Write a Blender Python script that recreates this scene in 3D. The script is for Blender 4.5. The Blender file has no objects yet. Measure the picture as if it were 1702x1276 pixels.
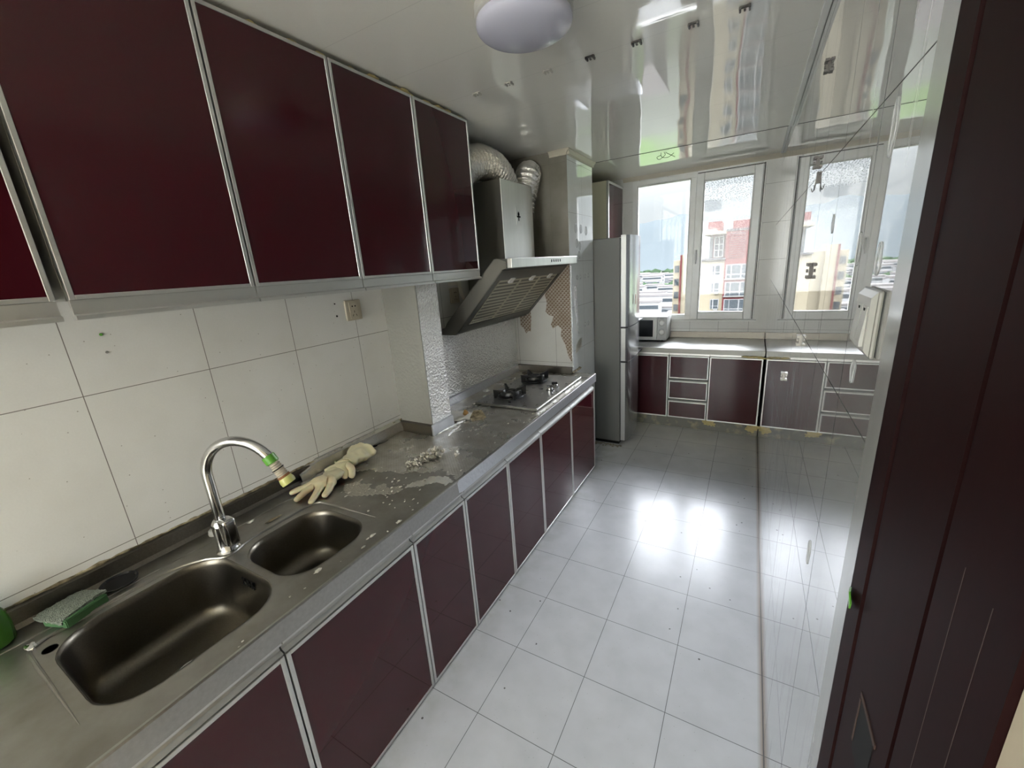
import bpy, bmesh, math, random
from mathutils import Vector, Matrix, noise
random.seed(7)
SC = bpy.context.scene
COL = SC.collection
PI = math.pi
W = 1.715      # right wall
H = 2.268      # main ceiling
H2 = 2.31      # ceiling by the window
D = 4.42       # window wall
CZ = 0.762     # countertop height
XC = 0.622     # counter front
XF = 0.609     # lower cabinet door face
XU = 0.32      # upper cabinet door face

# ------------------------------------------------------------------ materials
class NT:
    def __init__(s, name):
        s.m = bpy.data.materials.new(name); s.m.use_nodes = True
        s.n = s.m.node_tree.nodes; s.l = s.m.node_tree.links
        s.b = s.n['Principled BSDF']; s.out = s.n['Material Output']
        s._pos = None
    def node(s, t, **k):
        o = s.n.new(t)
        for a, v in k.items(): setattr(o, a, v)
        return o
    def put(s, sock, v):
        if hasattr(v, 'node'): s.l.new(v, sock)
        elif isinstance(v, (tuple, list)) and len(v) == 3 and sock.type == 'RGBA': sock.default_value = (*v, 1)
        else: sock.default_value = v
    def math(s, op, a, b=0.0, c=0.0, clamp=False):
        o = s.node('ShaderNodeMath', operation=op); o.use_clamp = clamp
        s.put(o.inputs[0], a); s.put(o.inputs[1], b); s.put(o.inputs[2], c)
        return o.outputs[0]
    def pos(s):
        if s._pos is None: s._pos = s.node('ShaderNodeNewGeometry').outputs['Position']
        return s._pos
    def xyz(s):
        o = s.node('ShaderNodeSeparateXYZ'); s.l.new(s.pos(), o.inputs[0]); return o.outputs
    def scaled(s, sc):
        o = s.node('ShaderNodeVectorMath', operation='MULTIPLY'); s.l.new(s.pos(), o.inputs[0]); o.inputs[1].default_value = sc
        return o.outputs[0]
    def noise(s, scale, detail=3.0, rough=.5, stretch=None, dist=0.0):
        o = s.node('ShaderNodeTexNoise'); o.inputs['Scale'].default_value = scale
        o.inputs['Detail'].default_value = detail; o.inputs['Roughness'].default_value = rough; o.inputs['Distortion'].default_value = dist
        s.l.new(s.scaled(stretch) if stretch else s.pos(), o.inputs['Vector'])
        return o.outputs['Fac']
    def voro(s, scale, stretch=None, feature='F1'):
        o = s.node('ShaderNodeTexVoronoi', feature=feature); o.inputs['Scale'].default_value = scale
        s.l.new(s.scaled(stretch) if stretch else s.pos(), o.inputs['Vector'])
        return o.outputs
    def ramp(s, f, stops):
        o = s.node('ShaderNodeValToRGB'); s.put(o.inputs[0], f)
        e = o.color_ramp.elements
        while len(e) < len(stops): e.new(.5)
        for i, (p, c) in enumerate(stops):
            e[i].position = p; e[i].color = (*c, 1) if isinstance(c, (tuple, list)) else (c, c, c, 1)
        return o.outputs[0]
    def mix(s, f, a, b):
        o = s.node('ShaderNodeMix', data_type='RGBA'); s.put(o.inputs[0], f); s.put(o.inputs[6], a); s.put(o.inputs[7], b)
        return o.outputs[2]
    def bump(s, h, strength=.2, dist=.01, normal=None):
        o = s.node('ShaderNodeBump'); o.inputs['Strength'].default_value = strength; o.inputs['Distance'].default_value = dist
        s.put(o.inputs['Height'], h)
        if normal is not None: s.l.new(normal, o.inputs['Normal'])
        s.l.new(o.outputs[0], s.b.inputs['Normal'])
        return o.outputs[0]
    def set(s, **k):
        names = dict(col='Base Color', rough='Roughness', metal='Metallic', ior='IOR', coat='Coat Weight', spec='Specular IOR Level',
                     coatr='Coat Roughness', alpha='Alpha', aniso='Anisotropic', trans='Transmission Weight', emis='Emission Color', emiss='Emission Strength')
        for a, v in k.items(): s.put(s.b.inputs[names[a]], v)
        return s
    def grid(s, axes):
        """axes: list of (axis index, offset, size, line width); returns 1 on the lines"""
        X = s.xyz(); r = None
        for a, off, size, w in axes:
            t = s.math('FRACT', s.math('DIVIDE', s.math('SUBTRACT', X[a], off - 50 * size), size))
            g = s.math('GREATER_THAN', s.math('ABSOLUTE', s.math('SUBTRACT', t, .5)), .5 - w / size / 2)
            r = g if r is None else s.math('MAXIMUM', r, g)
        return r

M = {}
def simple(name, col, rough=.5, metal=0.0, **k):
    t = NT(name); t.set(col=col, rough=rough, metal=metal, **k); M[name] = t.m; return t

# left wall tile
def tile_mat(name, base, axes, rough=.2, grout=(.22, .21, .19), dirt=.12, grease_shade=None):
    t = NT(name); g = t.grid(axes)
    n = t.noise(220, 2); n2 = t.noise(5, 4)
    c = t.mix(t.math('MULTIPLY', n, .22), base, tuple(b * .72 for b in base))
    c = t.mix(t.math('MULTIPLY', t.ramp(n2, [(.45, 0.), (.75, 1.)]), dirt), c, (.42, .38, .28))
    sp = t.math('LESS_THAN', t.voro(34)[0], .055)
    c = t.mix(t.math('MULTIPLY', sp, .6), c, (.2, .17, .13))
    c = t.mix(g, c, grout)
    if grease_shade:  # grease tint that also paints the unlit upper face darker
        gz = t.math('MULTIPLY', t.math('SUBTRACT', t.xyz()[2], grease_shade, clamp=True), 9.0, clamp=True)
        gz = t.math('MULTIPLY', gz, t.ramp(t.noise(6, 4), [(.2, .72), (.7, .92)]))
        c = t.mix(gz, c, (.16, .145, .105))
    t.set(col=c, rough=t.math('ADD', t.math('MULTIPLY', g, .5), rough), spec=.5)
    t.bump(t.math('SUBTRACT', 1.0, g), .3, .002)
    M[name] = t.m; return t
wl = tile_mat('wall_tile', (.86, .862, .84), [(1, .3537, .3144, .0022), (2, 1.2951, .45, .0022)])
tile_mat('pier_tile', (.74, .74, .71), [(0, .335, .3144, .002), (2, 1.2951, .45, .002)], rough=.25, grease_shade=1.42)
tile_mat('pier_end_tile', (.88, .90, .88), [(1, 3.06, .3144, .002), (2, .927, .32, .002)], rough=.03).set(coat=1.0, coatr=.03, ior=1.7)
tile_mat('window_tile', (.80, .80, .77), [(0, 1.068, .254, .0022), (2, 1.47, .31, .0022)], rough=.1)
tile_mat('side_tile', (.20, .19, .165), [(0, 9., .31, .002), (2, 1.2951, .45, .002)], rough=.35)

# right wall: high gloss glazed tile with smears
t = NT('glazed_tile')
g = t.grid([(1, .885, .3144, .0026), (2, 1.2951, .458, .0022)])
n = t.noise(1.0, 4, .6, (10, 10, 1.2)); n2 = t.noise(30, 3)
sm = t.ramp(t.noise(1.0, 5, .65, (60, 60, 5)), [(.50, 0.), (.72, 1.)])
c = t.mix(t.math('MULTIPLY', n, .25), (.34, .35, .35), (.27, .28, .28))
sm2 = t.math('MULTIPLY', t.ramp(t.noise(1.0, 4, .6, (38, 38, 3.2)), [(.56, 0.), (.62, 1.)]), t.ramp(t.noise(1.3, 2), [(.40, .0), (.62, 1.)]))
c = t.mix(t.math('MULTIPLY', sm2, .55), c, (.88, .89, .90))
c = t.mix(g, c, (.10, .10, .10))
t.set(col=c, rough=t.math('ADD', t.math('ADD', .008, t.math('MULTIPLY', g, .5)), t.math('MULTIPLY', sm, .03)), ior=2.1, coat=t.math('MULTIPLY', .9, t.math('SUBTRACT', 1.0, t.math('MAXIMUM', g, t.math('MULTIPLY', sm2, .75)))), coatr=.010, spec=t.math('MULTIPLY', .5, t.math('SUBTRACT', 1.0, t.math('MAXIMUM', g, t.math('MULTIPLY', sm2, .75)))))
hh = t.math('ADD', t.math('MULTIPLY', t.noise(1.0, 2, .5, (4, 4, 1.2)), 1.0), t.math('MULTIPLY', t.ramp(t.noise(1.0, 3, .5, (45, 45, 4)), [(.58, 0.), (.66, 1.)]), .05))
hh = t.math('SUBTRACT', hh, t.math('MULTIPLY', g, .08))
t.bump(hh, .02, .004)
M['glazed_tile'] = t.m

# floor
t = NT('floor_tile')
g = t.grid([(0, 1.414, .3, .0022), (1, 3.2653, .3, .0022)])
n = t.noise(9, 4); X = t.xyz()
c = t.mix(t.ramp(n, [(.35, 0.), (.75, 1.)]), (.50, .515, .54), (.445, .46, .48))
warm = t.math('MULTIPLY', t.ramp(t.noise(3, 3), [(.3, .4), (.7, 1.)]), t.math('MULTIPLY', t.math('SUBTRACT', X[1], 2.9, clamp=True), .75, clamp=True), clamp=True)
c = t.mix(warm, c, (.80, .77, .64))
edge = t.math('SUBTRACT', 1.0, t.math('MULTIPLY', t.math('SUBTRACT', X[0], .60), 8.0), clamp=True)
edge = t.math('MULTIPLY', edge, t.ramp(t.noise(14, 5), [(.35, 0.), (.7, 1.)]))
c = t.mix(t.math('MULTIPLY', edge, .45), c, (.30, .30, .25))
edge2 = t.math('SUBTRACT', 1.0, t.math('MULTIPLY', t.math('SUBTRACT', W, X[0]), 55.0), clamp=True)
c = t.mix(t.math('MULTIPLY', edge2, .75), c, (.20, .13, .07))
vo = t.voro(13); rnd = t.math('GREATER_THAN', t.noise(6, 1), .50)
sp = t.math('MULTIPLY', t.math('LESS_THAN', vo[0], .055), rnd)
c = t.mix(t.math('MULTIPLY', sp, .85), c, (.06, .055, .05))
vo2 = t.voro(45); c = t.mix(t.math('MULTIPLY', t.math('LESS_THAN', vo2[0], .07), .4), c, (.25, .24, .22))
c = t.mix(g, c, (.13, .13, .13))
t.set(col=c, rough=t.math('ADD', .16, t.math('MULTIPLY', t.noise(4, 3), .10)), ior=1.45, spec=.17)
t.bump(t.math('ADD', t.math('SUBTRACT', 1.0, g), t.math('MULTIPLY', t.noise(12, 2), .12)), .15, .003)
M['floor_tile'] = t.m

# ceiling: glossy panel
t = NT('ceiling_panel')
g = t.grid([(1, 1.69, .30, .0016)])
wv = t.noise(1.0, 1, .5, (3.0, 1.6, 1)); rib = t.noise(1.0, 1, .5, (3, 110, 1))
c = t.mix(t.noise(160, 2), (.93, .91, .835), (.90, .88, .80))
c = t.mix(t.math('MULTIPLY', g, .25), c, (.2, .19, .17))
t.set(col=c, rough=.012, ior=1.8)
t.bump(t.math('ADD', wv, t.math('ADD', t.math('MULTIPLY', rib, .010), t.math('MULTIPLY', t.noise(1.0, 1, .5, (14, 2, 1)), .10))), .20, .02)
M['ceiling_panel'] = t.m

simple('seam_dark', (.05, .045, .04), .6)
# burgundy lacquered glass
t = simple('burgundy', (.048, .0065, .0105), .035, ior=1.45)

t = simple('aluminium', (.66, .66, .64), .34, .85)
t.set(rough=t.math('ADD', .25, t.math('MULTIPLY', t.noise(40, 3), .25)))
t = simple('steel', (.33, .315, .28), .34, 1.0)
n = t.noise(7, 5); n3 = t.noise(60, 4)
t.set(col=t.mix(t.ramp(n, [(.35, 0.), (.7, 1.)]), (.37, .36, .335), (.25, .235, .205)), rough=t.math('ADD', .24, t.math('MULTIPLY', n3, .30)))
t.bump(t.noise(260, 2), .05, .001)
t = simple('steel_dark', (.20, .185, .16), .36, 1.0)
t.set(col=t.mix(t.noise(200, 2), (.22, .205, .18), (.14, .13, .11)), rough=t.math('ADD', .26, t.math('MULTIPLY', t.noise(30, 3), .2)))
t = simple('steel_window', (.50, .50, .48), .35, 1.0)
t.set(rough=t.math('ADD', .32, t.math('MULTIPLY', t.noise(20, 4), .3)))
t = simple('chrome', (.62, .62, .62), .10, 1.0)
t.set(rough=t.math('ADD', .05, t.math('MULTIPLY', t.noise(60, 4), .16)))
def foil(name, col, scale, strength, rough=.22):
    t = NT(name); v = t.voro(scale)[0]; n = t.noise(scale * .6, 6, .7)
    h = t.math('ADD', t.math('MULTIPLY', v, .6), n)
    t.set(col=col, metal=.75, rough=rough); t.bump(h, strength, .010); M[name] = t.m; return t
foil('foil', (.97, .97, .95), 85, .9, .26)
foil('foil_counter', (.60, .585, .54), 38, .16, .24)
foil('duct_foil', (.95, .93, .88), 110, .30, .20)
foil('foil_dirty', (.50, .48, .42), 90, .5, .38)
t = foil('foil_edge', (.74, .76, .80), 60, .3, .3)
# diagonal embossed foil over the counter
t = NT('foil_emboss'); X = t.xyz()
dg = t.math('SINE', t.math('MULTIPLY', t.math('ADD', X[0], X[1]), 420.0))
st = t.ramp(t.noise(9, 5, .6), [(.42, 0.), (.62, 1.)])
t.set(col=t.mix(st, (.60, .585, .54), (.47, .445, .39)), metal=.85, rough=t.math('ADD', .26, t.math('MULTIPLY', st, .15)))
t.bump(t.math('ADD', t.math('MULTIPLY', dg, .10), t.math('MULTIPLY', t.noise(12, 3), 1.0)), .18, .006); M['foil_emboss'] = t.m

t = simple('dark_wood', (.012, .0045, .004), .5, spec=.04)
t.set(col=t.mix(t.noise(1, 4, .6, (60, 60, 3)), (.020, .0068, .0066), (.012, .0045, .0045)))
t = simple('casing_strip', (.42, .43, .42), .16, .35)
t.set(rough=t.math('ADD', .10, t.math('MULTIPLY', t.noise(1, 4, .6, (40, 40, 3)), .2)))
simple('beige_wall', (.48, .42, .32), .8)
simple('hall_wall', (.75, .73, .68), .8)
t = simple('upvc', (.80, .80, .78), .32)
t.set(col=t.mix(t.ramp(t.noise(5, 4), [(.4, 0.), (.8, 1.)]), (.80, .81, .79), (.70, .69, .64)))
simple('upvc_inner', (.60, .59, .55), .5)
simple('gap_shade', (.05, .045, .04), .6)
simple('white_plastic', (.80, .80, .78), .3)
simple('cream_plastic', (.52, .47, .36), .35)
simple('grey_plastic', (.27, .265, .24), .35)
simple('black', (.012, .012, .012), .6, spec=.1)
simple('black_iron', (.018, .018, .018), .35)
simple('lamp_acrylic', (.56, .56, .66), .22, ior=1.5)
simple('lamp_rim', (.55, .54, .50), .35)
simple('cream_panel', (.88, .84, .66), .5)
t = simple('fridge_side', (.13, .135, .125), .42)
t.bump(t.noise(400, 2), .15, .001)
simple('fridge_front', (.48, .49, .50), .20, .85)
simple('fridge_trim', (.50, .51, .50), .3, .6)
simple('glass_dark', (.02, .022, .025), .08)
t = simple('rubber_cream', (.70, .62, .40), .42)
t.set(col=t.mix(t.noise(30, 3), (.74, .66, .44), (.60, .52, .33)))
t.b.inputs['Subsurface Weight'].default_value = .15
simple('green_plastic', (.10, .30, .04), .3)
simple('green_pad', (.05, .13, .05), .9)
t = simple('mesh_pad', (.30, .33, .28), .55, .4)
t.bump(t.voro(420)[0], .9, .004); t.set(col=t.mix(t.voro(380)[0], (.07, .09, .07), (.32, .35, .30)))
simple('hose_clear', (.62, .56, .45), .25, trans=.35)
simple('hose_yellow', (.62, .62, .22), .3, trans=.25)
simple('rust', (.22, .09, .03), .8)
simple('foam', (.50, .42, .20), .85)
t = simple('grime', (.24, .20, .12), .8)
t.set(col=t.mix(t.ramp(t.noise(40, 5), [(.35, 0.), (.65, 1.)]), (.42, .36, .24), (.10, .075, .04)))
simple('paper_white', (.86, .84, .76), .7)
simple('orange_peel', (.30, .17, .05), .6)
simple('crumb', (.58, .56, .50), .7)
simple('debris', (.25, .22, .16), .9)
t = simple('kick_grey', (.14, .14, .125), .5)
t.set(col=t.mix(t.ramp(t.noise(14, 5), [(.5, 0.), (.7, 1.)]), (.15, .15, .13), (.34, .31, .20)))
simple('cabinet_body', (.45, .44, .41), .5)
simple('crown', (.60, .55, .44), .5)
# hood
t = simple('hood_steel', (.46, .46, .43), .34, .9)
t.set(col=t.mix(t.noise(1, 4, .6, (25, 25, 2)), (.82, .82, .80), (.66, .65, .62)))
simple('hood_dark', (.17, .165, .145), .38, .4)
t = NT('filter_mesh'); X = t.xyz()
a = t.math('FRACT', t.math('MULTIPLY', X[1], 62.)); b = t.math('FRACT', t.math('MULTIPLY', X[2], 52.))
ln = t.math('MULTIPLY', t.math('GREATER_THAN', b, .45), t.math('GREATER_THAN', a, .22))
t.set(col=t.mix(ln, (.42, .39, .29), (.03, .028, .02)), metal=.4, rough=.4); M['filter_mesh'] = t.m
# patterned adhesive film (small triangles)
t = NT('pattern_film'); X = t.xyz()
u = t.math('MULTIPLY', t.math('ADD', X[0], X[2]), 36.); v = t.math('MULTIPLY', t.math('SUBTRACT', X[0], X[2]), 36.)
fu = t.math('FRACT', t.math('ADD', u, 100.)); fv = t.math('FRACT', t.math('ADD', v, 100.))
tr = t.math('GREATER_THAN', fu, fv); tr2 = t.math('GREATER_THAN', t.math('ADD', fu, fv), 1.25)
c = t.mix(tr, (.52, .47, .40), (.20, .125, .085)); c = t.mix(t.math('MULTIPLY', tr2, .8), c, (.42, .37, .31))
c = t.mix(t.ramp(t.noise(7, 4), [(.45, 0.), (.8, .8)]), c, (.22, .15, .08))
t.set(col=c, rough=.35); M['pattern_film'] = t.m

def glass(name, dirt):
    m = bpy.data.materials.new(name); m.use_nodes = True; n = m.node_tree.nodes; l = m.node_tree.links; n.clear()
    out = n.new('ShaderNodeOutputMaterial'); tr = n.new('ShaderNodeBsdfTransparent'); gl = n.new('ShaderNodeBsdfGlossy'); gl.inputs['Roughness'].default_value = .02
    tr.inputs['Color'].default_value = (.96, .965, .965, 1)
    fr = n.new('ShaderNodeFresnel'); fr.inputs['IOR'].default_value = 1.45
    mx = n.new('ShaderNodeMixShader'); l.new(fr.outputs[0], mx.inputs[0]); l.new(tr.outputs[0], mx.inputs[1]); l.new(gl.outputs[0], mx.inputs[2])
    last = mx.outputs[0]
    if dirt:
        df = n.new('ShaderNodeBsdfDiffuse'); df.inputs['Color'].default_value = (.55, .58, .60, 1)
        geo = n.new('ShaderNodeNewGeometry'); vo = n.new('ShaderNodeTexNoise'); vo.inputs['Scale'].default_value = 110; vo.inputs['Detail'].default_value = 3
        l.new(geo.outputs['Position'], vo.inputs['Vector'])
        sx = n.new('ShaderNodeSeparateXYZ'); l.new(geo.outputs['Position'], sx.inputs[0])
        mr = n.new('ShaderNodeMapRange'); mr.inputs[1].default_value = 1.65; mr.inputs[2].default_value = 2.15; mr.inputs[3].default_value = .05; mr.inputs[4].default_value = 1
        l.new(sx.outputs[2], mr.inputs[0])
        rp = n.new('ShaderNodeValToRGB'); rp.color_ramp.elements[0].position = .46; rp.color_ramp.elements[1].position = .60; l.new(vo.outputs[0], rp.inputs[0])
        mu = n.new('ShaderNodeMath'); mu.operation = 'MULTIPLY'; l.new(rp.outputs[0], mu.inputs[0]); l.new(mr.outputs[0], mu.inputs[1])
        m2 = n.new('ShaderNodeMath'); m2.operation = 'MULTIPLY'; l.new(mu.outputs[0], m2.inputs[0]); m2.inputs[1].default_value = .5
        mx2 = n.new('ShaderNodeMixShader'); l.new(m2.outputs[0], mx2.inputs[0]); l.new(last, mx2.inputs[1]); l.new(df.outputs[0], mx2.inputs[2]); last = mx2.outputs[0]
    l.new(last, out.inputs[0]); M[name] = m
glass('pane', False); glass('pane_dirty', True)
# outdoors
for nm_, c_ in (('render_red', (.0275, .0072, .0078)), ('render_cream', (0.0640, 0.0560, 0.0400)), ('render_white', (0.0480, 0.0480, 0.0456)), ('ext_window', (0.0128, 0.0152, 0.0168)), ('ext_frame', (0.0680, 0.0680, 0.0680)), ('ext_slab', (0.0144, 0.0144, 0.0160)),
                ('town_roof', (0.0496, 0.0464, 0.0448)), ('town_wall', (.075, .075, .075)), ('grass_field', (0.0400, 0.0800, 0.0240)), ('hill', (0.0225, 0.0260, 0.0272)), ('tree_green', (0.0096, 0.0160, 0.0088)), ('asphalt', (0.0400, 0.0400, 0.0400))):  # hill: distance haze is put into its pale bluish base colour
    simple(nm_, c_, .9, spec=0.0)
t = NT('grass_field'); t.set(rough=.95, spec=0.0, col=t.mix(t.ramp(t.noise(.02, 4), [(.42, 0.), (.58, 1.)]), (.036, .052, .023), (.046, .048, .041))); M['grass_field'] = t.m

# ------------------------------------------------------------------ mesh building
ORG = {}
class MB:
    def __init__(s): s.bm = bmesh.new()
    def box(s, a, b, bev=0.0, seg=2):
        x0, y0, z0 = [min(a[i], b[i]) for i in range(3)]; x1, y1, z1 = [max(a[i], b[i]) for i in range(3)]
        r = bmesh.ops.create_cube(s.bm, size=1)
        for v in r['verts']: v.co = Vector(((v.co.x + .5) * (x1 - x0) + x0, (v.co.y + .5) * (y1 - y0) + y0, (v.co.z + .5) * (z1 - z0) + z0))
        if bev:
            es = list({e for v in r['verts'] for e in v.link_edges})
            bmesh.ops.bevel(s.bm, geom=es, offset=min(bev, .49 * min(x1 - x0, y1 - y0, z1 - z0)), segments=seg, affect='EDGES', profile=.5)
        return s
    def obox(s, c, ax, ay, az, bev=0.0):
        """box about centre c with half-extent vectors"""
        c, ax, ay, az = map(Vector, (c, ax, ay, az))
        r = bmesh.ops.create_cube(s.bm, size=2)
        for v in r['verts']: v.co = c + ax * v.co.x + ay * v.co.y + az * v.co.z
        if bev:
            es = list({e for v in r['verts'] for e in v.link_edges})
            bmesh.ops.bevel(s.bm, geom=es, offset=bev, segments=2, affect='EDGES')
        return s
    def poly(s, pts):
        s.bm.faces.new([s.bm.verts.new(p) for p in pts]); return s
    def prism(s, pts, off):
        off = Vector(off); a = [s.bm.verts.new(p) for p in pts]; b = [s.bm.verts.new(Vector(p) + off) for p in pts]; n = len(a)
        s.bm.faces.new(a); s.bm.faces.new(b[::-1])
        for i in range(n): s.bm.faces.new((a[(i + 1) % n], a[i], b[i], b[(i + 1) % n]))
        return s
    def rings(s, rs, close=False, cap=True):
        L = [[s.bm.verts.new(p) for p in r] for r in rs]; n = len(L[0])
        for i in range(len(L) - 1):
            for j in range(n): s.bm.faces.new((L[i][j], L[i][(j + 1) % n], L[i + 1][(j + 1) % n], L[i + 1][j]))
        if cap:
            s.bm.faces.new(L[0][::-1]); s.bm.faces.new(L[-1])
        return s
    def tube(s, pts, r, n=12, cap=True):
        pts = [Vector(p) for p in pts]; rr = r if isinstance(r, (list, tuple)) else [r] * len(pts)
        rs = []; up = None
        for i, p in enumerate(pts):
            d = (pts[min(i + 1, len(pts) - 1)] - pts[max(i - 1, 0)]).normalized()
            if up is None: up = d.orthogonal().normalized()
            up = (up - d * up.dot(d)).normalized(); sd = d.cross(up)
            rs.append([p + (up * math.cos(2 * PI * k / n) + sd * math.sin(2 * PI * k / n)) * rr[i] for k in range(n)])
        return s.rings(rs, cap=cap)
    def lathe(s, c, prof, n=32, axis=(0, 0, 1)):
        """prof: (radius, height) about centre c"""
        c = Vector(c); az = Vector(axis).normalized(); ax = az.orthogonal().normalized(); ay = az.cross(ax)
        return s.rings([[c + az * h + (ax * math.cos(2 * PI * k / n) + ay * math.sin(2 * PI * k / n)) * max(r, 1e-4) for k in range(n)] for r, h in prof])
    def lump(s, c, size, seed=0, amp=.35, sub=3, freq=2.0):
        r = bmesh.ops.create_icosphere(s.bm, subdivisions=sub, radius=1)
        for v in r['verts']:
            k = 1 + amp * noise.noise(v.co * freq + Vector((seed * 7.3, seed * 3.1, seed)))* 2
            v.co = Vector((c[0] + v.co.x * size[0] * k, c[1] + v.co.y * size[1] * k, c[2] + v.co.z * size[2] * k))
        return s
    def build(s, name, mat, parent=None, smooth=False, kind=None, label=None, cat=None, group=None, angle=40):
        bmesh.ops.recalc_face_normals(s.bm, faces=s.bm.faces)
        me = bpy.data.meshes.new(name)
        if parent is None:
            xs = [v.co for v in s.bm.verts]
            org = Vector(((min(v.x for v in xs) + max(v.x for v in xs)) / 2, (min(v.y for v in xs) + max(v.y for v in xs)) / 2, min(v.z for v in xs)))
        else: org = ORG[parent.name]
        for v in s.bm.verts: v.co -= org
        s.bm.to_mesh(me); s.bm.free()
        if smooth:
            for p in me.polygons: p.use_smooth = True
            try: me.set_sharp_from_angle(angle=math.radians(angle))
            except Exception: pass
        o = bpy.data.objects.new(name, me); COL.objects.link(o)
        me.materials.append(M[mat] if isinstance(mat, str) else mat)
        if parent is None: o.location = org
        else: o.parent = parent
        ORG[o.name] = org
        if kind: o['kind'] = kind
        if label: o['label'] = label
        if cat: o['category'] = cat
        if group: o['group'] = group
        return o
def thing(name, loc, label, cat, group=None):
    o = bpy.data.objects.new(name, None); COL.objects.link(o); o.location = loc; o.empty_display_size = .05
    o['label'] = label; o['category'] = cat
    if group: o['group'] = group
    ORG[o.name] = Vector(loc); return o
def copy_tree(o, loc=None, label=None, parent=None):
    c = o.copy(); COL.objects.link(c)
    if parent is not None: c.parent = parent
    if loc is not None: c.location = loc
    if label: c['label'] = label
    for ch in [q for q in COL.objects if q.parent == o]: copy_tree(ch, parent=c)
    return c
S = 'structure'
simple('rust_wood', (.06, .03, .02), .7); simple('scratch', (.05, .03, .026), .6)
t = simple('kick_steel', (.22, .22, .20), .4, .9)
t = simple('steel_edge', (.42, .41, .39), .32, .95); t.set(col=t.mix(t.noise(90, 3), (.48, .47, .45), (.34, .33, .30)))
t = simple('bowl_steel', (.20, .18, .15), .33, 1.0); t.set(col=t.mix(t.noise(260, 2), (.20, .185, .155), (.135, .125, .105)), rough=.33)
t = simple('pier_grey', (.34, .34, .31), .42, .25); t.bump(t.voro(70)[0], .35, .004)
simple('clip_dark', (.06, .055, .05), .4, .5); simple('clip_white', (.5, .48, .43), .4)
t = simple('clear_trace', (.55, .56, .56), .08, spec=.8, alpha=.55)
simple('hood_lip', (.13, .13, .115), .33, .85); simple('filter_rim', (.42, .39, .30), .35, .7)
t = simple('hob_top', (.42, .42, .43), .26, .95); t.set(rough=t.math('ADD', .18, t.math('MULTIPLY', t.noise(18, 4), .25)))
simple('steel_bright', (.72, .72, .72), .2, 1.0); simple('black_gloss', (.015, .015, .017), .12); simple('badge_red', (.25, .12, .13), .4)
simple('panel_grey', (.45, .46, .46), .35)
simple('green_bottle', (.07, .24, .03), .15, trans=.3)

simple('switch_plastic', (.42, .42, .39), .3)
simple('pier_trace', (.42, .43, .43), .15)
# ------------------------------------------------------------------ room shell
Y0 = -2.6
MB().box((-.6, Y0, -.1), (W + .35, D + .25, 0)).build('floor', 'floor_tile', kind=S)
MB().box((-.15, Y0, 0), (0, D, H2 + .15)).build('wall_left', 'wall_tile', kind=S)
MB().box((W, .668, 0), (W + .2, D + .2, H2 + .15)).build('wall_right', 'glazed_tile', kind=S)
MB().box((W, Y0, 0), (W + .2, .287, H2 + .15)).build('wall_hall', 'beige_wall', kind=S)
MB().box((-.15, Y0 - .12, 0), (W + .35, Y0, H2 + .15)).build('wall_back', 'hall_wall', kind=S)
MB().box((-.15, Y0, H), (W, 3.325, H + .14)).build('ceiling', 'ceiling_panel', kind=S)
MB().box((-.15, 3.325, H2), (W, D, H2 + .1)).build('ceiling_bay', 'ceiling_panel', kind=S)
MB().box((.44, 3.318, H - .002), (W - .001, 3.324, H + .002)).build('trim_1', 'seam_dark', kind=S)
# thin corner bead between ceiling and right wall
MB().box((W - .022, .668, H - .006), (W - .001, 3.325, H + .001), .002).build('trim_2', 'upvc', kind=S)
MB().box((W - .018, 3.325, H2 - .006), (W - .001, D - .001, H2 + .001), .002).build('trim_3', 'upvc', kind=S)
# window wall around the opening
WX0, WX1, WZ0, WZ1 = .494, 1.612, .938, 2.268
b = MB()
b.box((-.15, D, 0), (WX0, D + .2, H2 + .1)); b.box((WX1, D, 0), (W, D + .2, H2 + .1))
b.box((WX0, D, 0), (WX1, D + .2, WZ0)); b.box((WX0, D, WZ1), (WX1, D + .2, H2 + .1))
b.build('wall_window', 'window_tile', kind=S)
# crown strip over the window
b = MB(); b.prism([(.40, D, H2), (.40, D - .03, H2), (.40, D - .012, H2 - .018), (.40, D, H2 - .035)], (W - .40 - .002, 0, 0)); b.build('trim_4', 'crown', kind=S)
MB().prism([(WX0 - .02, D - .001, WZ0), (WX0 - .02, D - .016, WZ0 - .002), (WX0 - .02, D - .016, WZ0 - .013), (WX0 - .02, D - .001, WZ0 - .013)], (WX1 - WX0 + .04, 0, 0)).build('trim_5', 'upvc', kind=S)

# window
win = thing('window_1', ((WX0 + WX1) / 2, D + .05, WZ0), 'white two pane window at the end of the kitchen', 'window'); win['kind'] = S
def frame(b, x0, x1, z0, z1, w, y0, y1, bev=.004):
    b.box((x0, y0, z0), (x0 + w, y1, z1), bev); b.box((x1 - w, y0, z0), (x1, y1, z1), bev)
    b.box((x0 + w, y0, z0), (x1 - w, y1, z0 + w), bev); b.box((x0 + w, y0, z1 - w), (x1 - w, y1, z1), bev)
b = MB(); frame(b, WX0, WX1, WZ0, WZ1, .042, D - .004, D + .075); b.box((1.020, D - .004, WZ0 + .04), (1.075, D + .075, WZ1 - .04), .004)
b.build('window_frame', 'upvc', win)
b = MB(); frame(b, WX0 + .038, 1.024, WZ0 + .038, WZ1 - .038, .012, D + .012, D + .06, .002); b.build('glazing_bead', 'upvc_inner', win)
MB().box((WX0 + .045, D + .03, WZ0 + .045), (1.018, D + .036, WZ1 - .045)).build('pane', 'pane', win, label='clear left pane')
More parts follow.
